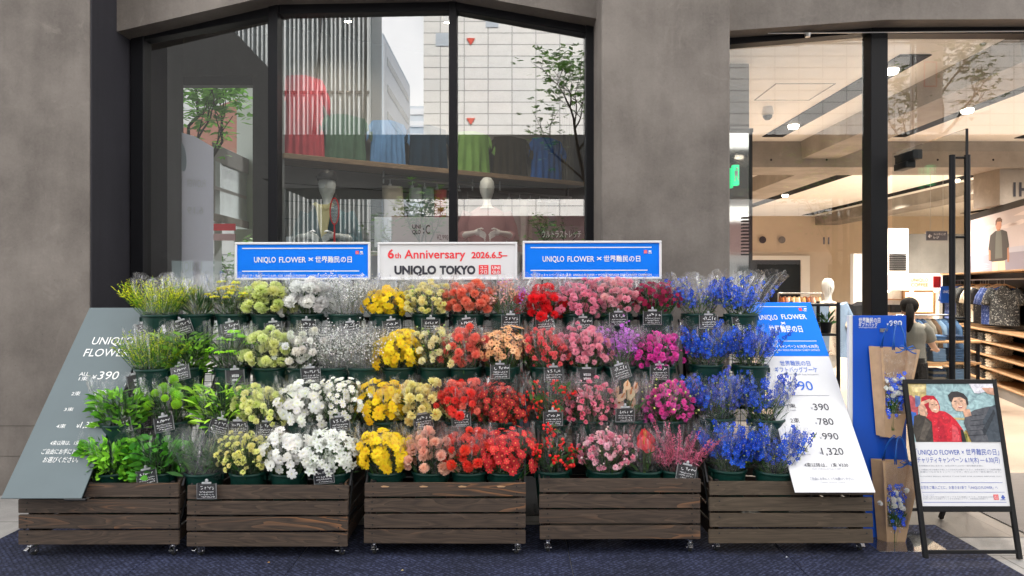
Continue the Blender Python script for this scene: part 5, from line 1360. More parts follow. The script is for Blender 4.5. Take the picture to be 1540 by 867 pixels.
def wrap(g, R_=.135, Ht=.27, ox=0, oy=0, flare=1.0, lean=0.0):
    b = MB(); ph = g.uniform(0, 6.28); ph2 = g.uniform(0, 6.28); nu, nv = 44, 9; sp_ = [g.uniform(-.02, .03) for _ in range(nu + 1)]; sp_[-1] = sp_[0]
    kf = int(g.integers(7, 11))
    def f(u, v):
        a = 2*PI*u; top = Ht + .055*abs(math.sin(2*a + ph))**1.5 - .03 + sp_[int(round(u*nu)) % nu]*.5
        z = -.05 + (top + .05)*v
        r_ = .075 + (R_ - .075)*(v**.75)*flare + .010*v*math.sin(kf*a + ph2 + 2*v) + .004*math.sin(19*a + 9*v + ph)*v
        return Vector((ox*(.3 + .7*v) + r_*math.cos(a) + lean*v*v*.1, oy + r_*math.sin(a)*.88 - .012*v, z))
    b.grid(f, nu, nv); b.cm = 1
    for _ in range(9):        # folded creases and doubled edges
        u0 = g.random(); v0 = g.uniform(0, .45); v1 = g.uniform(.75, 1.0); wd = g.uniform(.003, .016); dr = g.uniform(-.03, .03)
        def f2(u, v):
            vv = v0 + (v1 - v0)*v; p = f((u0 + dr*v + (u - .5)*wd/.11/PI*.5*(.4 + v)) % 1.0, vv); k = 1.03 + .03*math.sin(PI*u)
            return Vector((p.x*k, p.y*k, p.z + .004))
        b.grid(f2, 2, 6)
    return b

# row, photo column, kind, look, description
BQ = [
 (1, 236, 'feather', dict(c='c3c62e', c2='6f9a22', n=110, sp=1.1, t0=.2), 'feathery yellow green sprays'),
 (1, 297, 'blade', dict(c='b9b98a', c2='7d8f4c', n=110), 'striped cream and green leaves'),
 (1, 352, 'umbel', dict(c='e3d84a', c2='b9c23c', n=30, r=.0072, heads=26, gc=(.05, .11, .03)), 'flat lemon yellow flower heads'),
 (1, 404, 'carn', dict(c='ccd48c', c2='e2e6b0', n=16, r=.042, sp=.85, pet=44), 'large lime green carnations'),
 (1, 461, 'carn', dict(c='f2f1ee', c2='ffffff', n=16, r=.044, sp=.92, pet=44, jit=.04), 'large white carnations'),
 (1, 520, 'gyp', dict(n=60, sp=1.05, cz=.11), 'misty white gypsophila'),
 (1, 583, 'mum', dict(c=['fbe008', 'f9d806'], cc='d9a000', n=58, r=.023, sp=.95), 'bright yellow button mums'),
 (1, 646, 'carn', dict(c=['f1e8a8', 'e8e08a'], c2='fbf6d0', n=42, r=.023, pet=22, buds=24), 'cream yellow spray carnations'),
 (1, 704, 'carn', dict(c=['f67c60', 'f48c6e'], c2='ffae94', n=26, r=.034, pet=36), 'coral orange carnations'),
 (1, 762, 'spray', dict(c=['dba48a', 'd6a098', 'a85fb0', 'cf9a80'], n=24, r=.0085, heads=20), 'peach and purple dried statice'),
 (1, 815, 'carn', dict(c=['d80d20', 'e81a2c'], c2='f0303c', n=16, r=.040, pet=42, cz=.06), 'large crimson red carnations'),
 (1, 868, 'carn', dict(c=['f598b6', 'f7a8c2'], c2='fbb8cc', n=44, r=.024, pet=24), 'pink spray carnations'),
 (1, 925, 'carn', dict(c=['f6b3c0', 'f29cb2', 'f7c6c2'], c2='fbd6dc', n=34, r=.026, pet=26, cz=.115), 'pale pink carnations'),
 (1, 985, 'mum', dict(c=['7c0f34', '8f1742', '66102c'], n=90, r=.0135, cz=.115), 'burgundy sweet william'),
 (1, 1050, 'delph', dict(c=['2a5ee0', '1c48cc', '5a70d8'], n=15, r=.0115, h=.98), 'blue delphinium beside the burgundy flowers'),
 (1, 1114, 'delph', dict(c=['1f58e0', '2d6cea'], n=15, r=.0115, h=1.0), 'blue delphinium with tall flared film above the price board'),
 (2, 226, 'feather', dict(c='9fae2c', c2='3f7a1e', n=110, sp=1.1, t0=.2, h=.88), 'fine dark green sprays tipped with yellow'),
 (2, 282, 'leafy', dict(c='6c9a30', c2='456f22', n=260, L=.07, w=.018, h=1.1), 'narrow green leaves'),
 (2, 350, 'umbel', dict(c='86c41a', c2='a2d42c', n=30, r=.0066, heads=18, gc=(.03, .085, .02)), 'vivid green dill heads'),
 (2, 408, 'carn', dict(c=['d6de9c', 'ced48e'], c2='e9ecbc', n=19, r=.037, sp=.95, pet=40, cz=.075), 'pale lime carnations'),
 (2, 458, 'carn', dict(c=['f3f3ec', 'eef0e0'], c2='ffffff', n=26, r=.027, sp=.85, pet=28), 'white stocks'),
 (2, 502, 'gyp', dict(n=64, sp=.95), 'white gypsophila beside the white stocks'),
 (2, 549, 'gyp', dict(n=52, sp=.95), 'white gypsophila beside the yellow mums'),
 (2, 600, 'mum', dict(c=['fada06', 'fbe412'], cc='d79c00', n=66, r=.023), 'deep yellow button mums, second from the top,'),
 (2, 656, 'carn', dict(c=['efe9b8', 'e9e39c'], c2='faf6da', n=24, r=.025, pet=24, buds=30), 'ivory spray carnations'),
 (2, 700, 'carn', dict(c=['f06a5c', 'ee7c68'], c2='f99a88', n=22, r=.030, pet=30, buds=16), 'salmon coral carnations'),
 (2, 755, 'daisy', dict(c=['e5b583', 'dca877', 'e9c194'], cc='7a3f22', n=78, r=.0165), 'tan mums with brown eyes'),
 (2, 822, 'carn', dict(c=['e23a4c', 'ea5560'], c2='f7a6a2', n=58, r=.0185, pet=18, buds=16, bc='d04050'), 'red and white spray carnations'),
 (2, 880, 'carn', dict(c=['f59cb8', 'f8aec2'], c2='fbbccb', n=46, r=.023, pet=24), 'soft pink spray carnations'),
 (2, 932, 'spray', dict(c=['b45ac0', 'c076c8'], n=26, r=.0095, heads=18), 'lilac purple stocks'),
 (2, 988, 'carn', dict(c=['c8189c', 'd42aa6', 'e052b4'], c2='e870c4', n=42, r=.021, pet=22, buds=34, bc='e060a8'), 'magenta spray carnations'),
 (2, 1062, 'delph', dict(c=['1458da', '1c66ea'], n=16, r=.0125, h=.92, spk=20), 'royal blue delphinium behind the wire grid'),
 (2, 1128, 'delph', dict(c=['1a52d4', '2a60de'], n=15, r=.0115, h=.9), 'royal blue delphinium leaning over the blue price heading'),
 (3, 178, 'leafy', dict(c='6aa02c', c2='437a1e', n=240, L=.058, w=.024, sp=.9), 'glossy mid green leaves'),
 (3, 262, 'pom', dict(c='5d9414', c2='97bd20', n=15, r=.031), 'round green pompon dianthus'),
 (3, 333, 'leafy', dict(c='8db63a', c2='5a8f2a', n=230, L=.08, w=.016, h=1.15), 'yellow green snapdragon shoots'),
 (3, 397, 'carn', dict(c=['e2e4a0', 'd6dd88'], c2='f2f2c8', n=46, r=.024, pet=24), 'cream lime spray carnations'),
 (3, 458, 'mum', dict(c=['f3f3ec', 'fafaf6'], cc='dfe2a8', n=52, r=.024, jit=.05), 'white button mums, third row from the top,'),
 (3, 517, 'daisy', dict(c=['f4f4ec'], cc='d8d890', n=64, r=.0155, cz=.125, ng=150, jit=.05), 'small white daisies on tall stems'),
 (3, 577, 'mum', dict(c=['f8d006', 'fadc0a'], cc='d09400', n=58, r=.023), 'golden yellow mums beside the small daisies'),
 (3, 633, 'carn', dict(c=['f2e59a', 'efdf8a'], c2='faf2c2', n=25, r=.032, pet=34), 'pale butter yellow carnations'),
 (3, 693, 'carn', dict(c=['e8342e', 'ef4a3e', 'f4a08c'], c2='f8685a', n=32, r=.028, pet=30), 'red and salmon carnations'),
 (3, 753, 'daisy', dict(c=['8c1c1c', 'a02622'], cc='d8703c', n=74, r=.0175), 'dark red mums under the tan mums'),
 (3, 829, 'berry', dict(c='c81812', c2='d8502c', n=9, r=.0085), 'red berry sprigs with leaves'),
 (3, 884, 'carn', dict(c=['f27aa0', 'ec4f80', 'f6a8be'], c2='fbc2cc', n=48, r=.018, pet=18, buds=40, bc='e6b0b8'), 'rose pink spray carnations with buds'),
 (3, 942, 'spathe', dict(c=['e2c6a4', 'e8d0b4', 'dcb898'], n=9, r=.042, wd=.62, pw=.8), 'cream beige lilies'),
 (3, 1003, 'carn', dict(c=['d8289c', 'e044a8', 'd060b0'], c2='ec80c4', n=52, r=.0185, pet=18, buds=40, bc='b8c070'), 'hot pink spray roses'),
 (3, 1078, 'delph', dict(c=['2a58d4', '2f6ae4', '5058c0'], n=16, r=.0115, h=1.05, spk=19), 'violet blue delphinium beside the hot pink roses'),
 (3, 1152, 'delph', dict(c=['1f50d0', '3464da'], n=15, r=.0115, h=.98, sp=1.2), 'blue delphinium drooping across the white price board'),
 (4, 170, 'leafy', dict(c='74ac30', c2='4f8c26', n=190, L=.055, w=.025, lob=True, sp=.95), 'bright green lobed leaves'),
 (4, 238, 'leafy', dict(c='4a8a2c', c2='316a22', n=190, L=.062, w=.036, sp=1.1), 'dark green rounded leaves'),
 (4, 308, 'wraponly', dict(), 'few leaves in crumpled shiny film'),
 (4, 375, 'carn', dict(c=['e3df90', 'd4d47a'], c2='f2eec0', n=52, r=.0165, pet=16, buds=50, bc='cfd080', gc=(.04, .11, .03)), 'small creamy yellow buds'),
 (4, 436, 'mum', dict(c=['f4f3ee', 'fbfbf8'], cc='e6e2c8', n=54, r=.023, jit=.05), 'white mums in the bottom row'),
 (4, 500, 'star', dict(c=['f2f4ee'], cc='c9d890', n=80, r=.021, gc=(.05, .14, .03), ng=150, jit=.05), 'white starry flowers with fresh green leaves'),
 (4, 580, 'mum', dict(c=['f9d806', 'fbe010'], cc='d89e00', n=64, r=.023, low=-.25), 'yellow button mums in the bottom row'),
 (4, 648, 'carn', dict(c=['f7c2ae', 'f5b8a4', 'f3cbb0'], c2='fbd0bc', n=27, r=.032, pet=34), 'peach carnations'),
 (4, 706, 'carn', dict(c=['e8302a', 'f0482e'], c2='f76a4c', n=20, r=.029, pet=30, sp=.9), 'scarlet orange spray roses'),
 (4, 760, 'daisy', dict(c=['b8242a', 'c43430', 'a81e24'], cc='e07a50', n=80, r=.0185, sp=1.05), 'brick red mums in the bottom row'),
 (4, 831, 'berry', dict(c='cf1414', c2='e23a30', n=9, r=.009, heads=14), 'scarlet holly berries with broad leaves'),
 (4, 911, 'carn', dict(c=['f29ab8', 'ee6f98', 'f8c8d4'], c2='fde2e6', n=52, r=.0185, pet=18, buds=50, bc='e8d0cc', sp=1.1), 'pink and white spray carnations'),
 (4, 968, 'spathe', dict(c=['d8303c', 'e4505a'], n=4, r=.046, wd=1.0, pw=.6), 'glossy red anthuriums'),
 (4, 1019, 'plume', dict(c='e8758f', c2='d85f80', n=26), 'fluffy pink astilbe plumes'),
 (4, 1094, 'delph', dict(c=['1250d8', '1a68f0'], n=17, r=.0135, h=.92, spk=22), 'bright blue delphinium beside the pink plumes'),
 (4, 1164, 'delph', dict(c=['1650d2', '2464e4'], n=16, r=.0125, h=.92, spk=18), 'bright blue delphinium nearest the foot of the white board')]
rown = {1: 'top', 2: 'second', 3: 'third', 4: 'bottom'}
WR = {'gyp': 3, 'wraponly': 3}
for k, (row, px, kind, prm, desc) in enumerate(BQ):
    ci = 0 if px < 275 else 1 if px < 560 else 2 if px < 798 else 3 if px < 1030 else 4
    d = cart_d[ci] + ROW_OFF[row]; x = (px - 770) * d / F; z = ROW_Z[row] + (.012 if ci == 4 and row in (2, 3) else 0)
    if px in (178, 226, 236): d -= .075; x = (px + 5 - 770) * d / F
    if px in (1114, 1128, 1152, 1164): d -= .05; x = (px - 770) * d / F
    g = np.random.default_rng(100 + k)
    o = bpy.data.objects.new('flower_bucket', bucket_mesh); COL.objects.link(o); o.location = (x, d, z - .254); o.rotation_euler.z = g.uniform(-.4, .4)
    tag(o, 'dark green bucket holding ' + desc.replace(', second from the top,', ' of the second row').replace(', third row from the top,', ' of the third row'), 'bucket', 'green flower buckets')
    e = empty('flower_bunch', (x, d, z), (0, 0, 0), label=desc.replace(', second from the top,', ' in the second row').replace(', third row from the top,', ' in the third row') + (' in clear film' if 'film' not in desc else ''), cat='flowers', group='wrapped flower bunches on the carts')
    e.scale = (1.10, 1.05, .93 if row == 1 else 1.07)
    prm = dict(prm); prm.setdefault('cz', .08 + g.uniform(-.012, .02)); prm.setdefault('rz', .18 * g.uniform(.9, 1.12)); prm['sp'] = prm.get('sp', 1) * g.uniform(.94, 1.08)
    bl, fo = bouquet(kind, g, prm)
    if bl.v: bl.build('blossoms' if kind not in ('leafy', 'blade', 'feather', 'wraponly') else 'leaves', M['petal' if kind not in ('leafy', 'blade', 'wraponly') else 'leaf'], e, colors=True)
    if fo.v: fo.build('stems', M['leaf'], e, colors=True)
    nw = 1 if kind == 'leafy' else WR.get(kind, 2)
    for q in range(nw):
        big = 1.25 if px == 1114 else 1.0
        wb = wrap(g, (.150 if nw == 1 else .128) * big, (.225 + .05*g.random()) * (1.08 if row == 1 else 1) * big, ox=(q - (nw-1)/2)*.085, oy=-.01, lean=(.9 if px == 1114 and q else 0) + g.normal(0, .15))
        wb.build('plastic_wrap', [M['film_milky' if kind in ('gyp', 'wraponly') or g.random() < .2 else 'film'], M['film_fold']], e, smooth=True)

# ------------------------------------------------------------------ price cards
def scribble(seed, w, h):
    r = random.Random(seed); b = MB()
    def line(x0, x1, z, hh, n, t):
        x = x0
        while x < x1:
            dx = r.uniform(.5, 1.1) * hh
            for q in range(r.choice((2, 3))):
                a = Vector((x + r.uniform(0, dx*.8), -.0042, z + r.uniform(0, hh))); c_ = Vector((x + r.uniform(0, dx*.8), -.0042, z + r.uniform(0, hh))); 
                if (c_ - a).length < hh*.3: c_ = a + Vector((dx*.6, 0, hh*.2))
                t_ = (c_ - a).normalized(); nrm = Vector((-t_.z, 0, t_.x)) * t
                b.add([a - nrm, c_ - nrm, c_ + nrm, a + nrm], [(0,1,2,3)])
            x += dx * 1.1
    line(-w*.34, w*.36, h*.60, h*.22, 6, .0017); line(-w*.42, w*.42, h*.40, h*.10, 10, .0010); line(-w*.42, w*.40, h*.24, h*.10, 10, .0010); line(-w*.30, w*.43, h*.08, h*.10, 8, .0010)
    return b
CW, CH = .126, .095
card_m = MB().box((-CW/2 + .006, -.0015, .006), (CW/2 - .006, .0015, CH - .006)).mesh('card', M['card'], bevel=.001)
b = MB()
for s in (-.0032, .0024): b.box((-CW/2, s, 0), (CW/2, s + .0008, CH))
sl_m = b.mesh('sleeve', M['sleeve'])
b = MB()
for lo, hi in (((-CW/2 - .001, -.0036, -.001), (CW/2 + .001, .0036, .002)), ((-CW/2 - .001, -.0036, .0021), (-CW/2 + .002, .0036, CH)), ((CW/2 - .002, -.0036, .0021), (CW/2 + .001, .0036, CH))): b.box(lo, hi)
edge_m = b.mesh('sleeve_rim', simple('pale sleeve rim', (.20, .205, .215), .3))
b = MB(); b.box((-.030, -.006, CH - .004), (.030, .006, CH + .008)); b.box((-.007, -.008, CH + .008), (.007, .012, CH + .020)); b.ball((0, 0, CH + .020), .008, .010, .008, 10, 6)
clip_m = b.mesh('clip', simple('frosted clip', (.38, .39, .41), .25), bevel=.002)
scr_m = [scribble(s, CW - .014, CH).mesh('handwriting', M['chalk']) for s in range(9)]
price_m = []
for q, bt in enumerate(('¥550', '¥390')):
    b = MB(); add_text(b, bt, .004, .046, .017, y=-.0042, align='C', bold=.02); add_text(b, '¥990', .004, .018, .017, y=-.0042, align='C', bold=.02); price_m.append(b.mesh('handwriting', M['chalk']))
TG = [(1, 222, 495, 14), (1, 278, 492, 18), (1, 348, 495, 12), (1, 412, 495, 6), (1, 461, 492, 0), (1, 528, 495, 6), (1, 590, 492, 6), (1, 648, 490, 0), (1, 704, 490, 8), (1, 768, 484, 0), (1, 820, 487, 3), (1, 877, 488, 0), (1, 930, 480, 0), (1, 981, 478, 0), (1, 1066, 484, 0), (1, 1116, 486, 5),
      (2, 209, 573, 12), (2, 273, 561, 14), (2, 354, 567, 4), (2, 468, 564, 3), (2, 752, 559, 0), (2, 833, 563, 2), (2, 882, 565, 0), (2, 937, 559, 16), (2, 992, 560, 0),
      (3, 186, 639, 10), (3, 248, 638, 12), (3, 327, 641, -16), (3, 358, 644, 0), (3, 399, 646, 0), (3, 512, 638, 5), (3, 638, 633, 8), (3, 694, 631, 4), (3, 832, 630, 2), (3, 940, 624, 0),
      (4, 222, 718, 12), (4, 311, 739, 2), (4, 488, 716, 5), (4, 1030, 711, -14)]
for k, (row, px, py, rot) in enumerate(TG):
    ci = 0 if px < 275 else 1 if px < 560 else 2 if px < 798 else 3 if px < 1036 else 4
    d = cart_d[ci] + ROW_OFF[row] - (.150 if row < 4 or px != 311 else .185)
    if row == 4 and px != 311: d += .012
    near = min((q for q in BQ if q[0] == row), key=lambda q: abs(q[1] - px))
    sc = .97 if row > 2 else 1.0
    p = P(px, py, d)
    e = empty('price_card', (p.x, p.y, p.z - CH * .5 * sc), (R(-3 + 7*math.sin(k*2.1)), R(-rot), R(6*math.sin(k*1.7))), label='black price card below the ' + near[4].replace(', second from the top,', ' of the second row').replace(', third row from the top,', ' of the third row'), cat='price card', group='handwritten price cards')
    if px == 327: e['label'] = 'dark grey price card tilted over its neighbour by the snapdragon shoots'
    e.scale = (sc,)*3
    pm = price_m[k % 2] if (row, px) in ((2, 882), (2, 354), (2, 209)) else scr_m[k % 9]
    for me in (card_m, sl_m, edge_m, clip_m, pm):
        o = bpy.data.objects.new(me.name, me); COL.objects.link(o); o.parent = e
# ------------------------------------------------------------------ signs
def top_sign(px0, px1, py0, py1, face, texts, label, d=5.02):
    p0 = P(px0, py1, d); p1 = P(px1, py0, d); w = p1.x - p0.x; h = p1.z - p0.z
    e = empty('framed_sign', ((p0.x + p1.x)/2, d, p0.z), (0, R(-.15), 0), label=label, cat='sign', group='framed signs over the flowers')
    b = MB(); b.box((-w/2 + .006, .004, .006), (w/2 - .006, .018, h - .006)); b.build('sign_face', M[face], e)
    b = MB(); t = .017
    b.box((-w/2, -.006, h - t), (w/2, .022, h)); b.box((-w/2, -.006, 0), (w/2, .022, t)); b.box((-w/2, -.0058, t), (-w/2 + t, .0218, h - t)); b.box((w/2 - t, -.0058, t), (w/2, .0218, h - t))
    b.build('sign_frame', M['white'], e, bevel=.003)
    b = MB()
    for s in (-1, 1): b.tube([(s*w*.36, .035, -e.location.z + .002), (s*w*.36, .035, h*.8)], .009, 8); b.box((s*w*.36 - .02, .019, h*.3), (s*w*.36 + .02, .043, h*.4)); b.box((s*w*.36 - .06, -.08, -e.location.z + .002), (s*w*.36 + .06, .15, -e.location.z + .012))
    b.build('sign_stand', M['black'], e)
    Mx = mx(e); inks = {}
    for body, pl, pr, yb, yt, ink, bold in texts:
        mb = inks.setdefault(ink, MB())
        y_ = .002 if not ink.startswith('+') else .0005
        if body == '#': rect_px(mb, Mx, pl, yt, pr, yb, y=.002)
        else: text_px(mb, Mx, body, pl, pr, yb, yt, y=y_, bold=bold)
    for ink, mb in inks.items(): mb.build('lettering', M[ink.lstrip('+')], e)
    return e
def bluetext(o, dy):
    return [('#', 364+o, 546+o, 374.2+dy, 373.2+dy, 'ink_white', 0), ('#', 364+o, 540+o, 408.6+dy, 407.6+dy, 'ink_white', 0),
        ('UNIQLO', 382+o, 414.5+o, 395+dy, 386.5+dy, 'ink_white', .012), ('FLOWER', 419.5+o, 460+o, 395+dy, 386.5+dy, 'ink_white', .012), ('×', 463.5+o, 471+o, 394.2+dy, 386+dy, 'ink_white', .015), ('世界難民の日', 474+o, 529+o, 394.5+dy, 387+dy, 'ink_white', .015),
        ('チャリティキャンペーン 6.19 – 6.30', 364+o, 425+o, 416.6+dy, 413.4+dy, 'ink_white', .01), ('UNIQLO FLOWER × WORLD REFUGEE DAY CHARITY CAMPAIGN', 428+o, 546+o, 416.4+dy, 413.4+dy, 'ink_white', .01),
        ('#', 534.5+o, 539.5+o, 382.6+dy, 377.6+dy, 'ink_coral', 0), ('ユニ', 535+o, 539+o, 379.9+dy, 378.3+dy, '+ink_white', 0), ('クロ', 535+o, 539+o, 382.2+dy, 380.5+dy, '+ink_white', 0), ('#', 541.5+o, 545.5+o, 380.2+dy, 378.2+dy, 'ink_white', 0), ('UN', 541+o, 546+o, 383+dy, 380.6+dy, 'ink_white', .02)]
top_sign(353, 557, 364.5, 421.5, 'blue', bluetext(0, 0), 'blue framed sign above the white and lime flowers, nearest the slate board')
top_sign(786, 995, 362.5, 420.5, 'blue', bluetext(434, -1.2), 'blue framed sign above the pink flowers, against the concrete pillar')
top_sign(568, 778, 364.5, 421.8, 'white', [
    ('6', 583, 592.5, 388.5, 375, 'ink_coral', .028), ('th', 593.5, 603, 388.5, 380, 'ink_coral', .02), ('Anniversary', 608, 700, 389, 375.5, 'ink_coral', .016), ('2026.6.5–', 709, 763, 388.5, 379, 'ink_coral', .03),
    ('UNIQLO', 593, 656, 412.5, 400, 'ink_dark', .05), ('TOKYO', 661, 715, 412.5, 400, 'ink_dark', .05),
    ('#', 720, 734.5, 413, 399, 'ink_coral', 0), ('#', 738.5, 753, 413, 399, 'ink_coral', 0), ('ユニ', 722, 732.5, 405.3, 400.8, '+ink_white', .02), ('クロ', 722, 732.5, 411.8, 407, '+ink_white', .02), ('UNI', 740.3, 751.3, 405.2, 400.8, '+ink_white', .03), ('QLO', 740.3, 751.3, 411.5, 407.2, '+ink_white', .03)],
    'white framed anniversary sign with red and black lettering above the yellow mums')

def lean_board(name, quad_bottom, quad_top, w, label, cat, face):
    (xb, yb, db), (xt, yt, dt) = quad_bottom, quad_top
    a = P(xb, yb, db); t = P(xt, yt, dt); L = math.hypot(t.z - a.z, t.y - a.y); ang = math.atan2(t.y - a.y, t.z - a.z)
    e = empty(name, (a.x, a.y, a.z), (-ang, 0, 0), label=label, cat=cat)
    b = MB(); b.box((0, 0, 0), (w, .008, L)); b.build('board', M[face], e, bevel=.0015)
    return e, L
# slate board leaning on the side of the first cart
e, L = lean_board('price_board', (1, 750, 4.035), (135, 463, 4.885), .475, 'slate grey leaning price board with white prices at the end of the carts', 'price board', 'slate')
b = MB()
Mx = mx(e)
for t in (('UNIQLO', 137, 199, 518.5, 507), ('FLOWER', 125, 192, 536.5, 524.5), ('ALL', 119, 133, 565.5, 560), ('1束', 118, 131, 572.5, 567.5), ('¥', 137.5, 144, 570.5, 564.5), ('390', 146, 176.5, 571, 558.5), ('2束', 107, 120, 595, 590), ('¥', 141.5, 146, 594.5, 590), ('780', 148, 166, 595, 587), ('3束', 96, 110, 618.5, 614), ('¥', 132, 136.5, 618.5, 614), ('990', 138, 158, 619, 610.5), ('4束', 84, 98, 644, 639), ('¥', 114, 119, 644, 638.5), ('1,320', 120, 145, 644, 634.5),
          ('4束以降は、1束¥330', 75, 132, 669.5, 664), ('ご自由にお手にとって', 62, 126, 683, 676.5), ('お選びください。', 64, 117, 695.5, 688.5)):
    text_px(b, Mx, *t, y=-.002, bold=.0)
b.build('lettering', M['ink_white'], e)
b = MB(); b.box((.02, .009, .015), (.05, .03, 1.36)); b.box((.44, .009, .015), (.47, .03, 1.36)); b.box((.38, -.004, -.012), (.505, .012, -.001)); b.build('batten', M['black'], e)
# white price board on the last cart
e, L = lean_board('price_board', (1196, 741, 4.12), (1121, 455, 5.02), .485, 'white leaning price board with a blue heading beside the blue delphiniums', 'price board', 'white')
Mx = mx(e)
b = MB(); x0, z0 = hits(Mx, 1160, 536); zt = L
b.box((.0005, -.0022, z0), (.4845, -.0006, L - .001)); b.build('blue_heading', M['blue'], e)
inks = {}
for t in (('UNIQLO', 1142, 1170, 481.5, 474, 'ink_white', .012), ('FLOWER', 1176, 1213.5, 480.5, 473.3, 'ink_white', .012), ('×', 1175, 1182, 489.8, 483.5, 'ink_white', .015), ('世界難民の日', 1158, 1207.5, 499.5, 491.5, 'ink_white', .012), ('#', 1142, 1213, 462.3, 461.5, 'ink_white', 0), ('#', 1150, 1228, 514, 513.2, 'ink_white', 0),
          ('#', 1200.5, 1206.5, 468.3, 463.8, 'ink_coral', 0), ('#', 1208.5, 1213, 466, 464.2, 'ink_white', 0), ('QL', 1208.3, 1213.5, 468.6, 466.6, 'ink_white', .02),
          ('チャリティキャンペーン 6.19(木)–6.30(月)', 1150, 1231, 523.5, 519.5, 'ink_white', .012), ('UNIQLO FLOWER × WORLD REFUGEE DAY CHARITY CAMPAIGN', 1152, 1233, 528.6, 525.8, 'ink_white', .0),
          ('世界難民の日', 1174, 1219, 550, 544, 'ink_blue', .0), ('ギフトバッグブーケ', 1166, 1230, 560, 553.5, 'ink_blue', .0), ('with thanks gift bag bouquet', 1174, 1231, 564.5, 562.4, 'ink_grey', 0), ('¥', 1182, 1189, 587, 580, 'ink_blue', 0), ('990', 1191, 1224, 587.5, 573, 'ink_blue', .0),
          ('#', 1168, 1247, 595.8, 595.2, 'ink_grey', 0),
          ('1束', 1184, 1197, 613.5, 608.5, 'ink_dark', 0), ('¥', 1219.5, 1223, 616.5, 612.5, 'ink_grey', 0), ('390', 1224.5, 1247.5, 617.5, 607, 'ink_dark', .0),
          ('2束', 1189, 1203, 636, 630, 'ink_dark', 0), ('¥', 1226, 1229.5, 638.8, 635, 'ink_grey', 0), ('780', 1231, 1254.5, 639.5, 629, 'ink_dark', .0),
          ('3束', 1196, 1209, 657.5, 652, 'ink_dark', 0), ('¥', 1233, 1236.5, 661, 657, 'ink_grey', 0), ('990', 1238, 1262, 661.5, 651, 'ink_dark', .0),
          ('4束', 1203, 1216, 680, 674.5, 'ink_dark', 0), ('¥', 1232.5, 1236.5, 683.5, 680, 'ink_grey', 0), ('1,320', 1237, 1269.5, 684.5, 673.5, 'ink_dark', .0),
          ('4束以降は、1束 ¥330', 1210, 1276, 702.5, 697.5, 'ink_dark', .0), ('each additional bunch 330 yen', 1221, 1272, 706.5, 704.6, 'ink_grey', 0), ('ご自由にお手にとってお選びください。', 1218, 1285, 722.5, 718.8, 'ink_grey', .01), ('Please choose freely', 1234, 1271, 726.5, 724.6, 'ink_grey', 0),
          ('1 bunch', 1186, 1197, 618.3, 616.3, 'ink_grey', 0), ('2 bunches', 1191, 1203, 640.6, 638.6, 'ink_grey', 0), ('3 bunches', 1198, 1210, 662.2, 660.2, 'ink_grey', 0), ('4 bunches', 1206, 1219, 684.6, 682.6, 'ink_grey', 0)):
    mb = inks.setdefault(t[5], MB())
    if t[0] == '#': rect_px(mb, Mx, t[1], t[4], t[2], t[3], y=-.0032)
    else: text_px(mb, Mx, *t[:5], y=-.0032, bold=t[6])
for ink, mb in inks.items(): mb.build('lettering', M[ink], e)
b = MB(); b.box((.02, .009, .02), (.05, .03, L - .05)); b.box((.435, .009, .02), (.465, .03, L - .05)); b.build('batten', M['black'], e)

# blue gift stand with two hanging bags
d = 4.45; p0 = P(1283, 822, d); p1 = P(1363, 475, d)
e = empty('gift_stand', ((p0.x + p1.x)/2, d, .013), label='tall blue stand board with two kraft flower bags hung on it, on a clear base', cat='display stand')
w = p1.x - p0.x; h = p1.z - .013; Mx = mx(e)
b = MB(); b.box((-w/2, 0, .006), (w/2, .02, h)); b.build('board', M['blue2'], e, bevel=.001)
b = MB(); b.box((-w/2 - .026, .004, .006), (-w/2 - .0005, .03, h)); b.build('side_edge', M['white'], e, bevel=.001)
b = MB(); b.box((-w/2 + .05, -.23, 0), (w/2 + .14, .10, .005)); b.build('clear_base', M['acrylic'], e, bevel=.001)
b = MB()
for t in (('世界難民の日', 1291, 1323.5, 485, 479), ('ギフトバッグ', 1291, 1319.5, 491.3, 486), ('¥', 1333, 1336, 489.5, 486), ('990', 1337, 1356, 490.5, 482), ('world refugee day gift pack', 1291, 1318, 493.5, 492.1)): text_px(b, Mx, *t, bold=.012)
b.build('lettering', M['ink_white'], e)
b = MB()
for zz in (P(1325, 497, d).z - .013, P(1325, 655, d).z - .013): b.tube([(.02, 0, zz), (.02, -.05, zz), (.02, -.055, zz + .012)], .004, 6); b.box((.0, -.003, zz - .012), (.04, -.0005, zz + .012))
b.build('hook', M['steel'], e)
bag_blue = [hx('1f50d8'), hx('3a6ae4')]
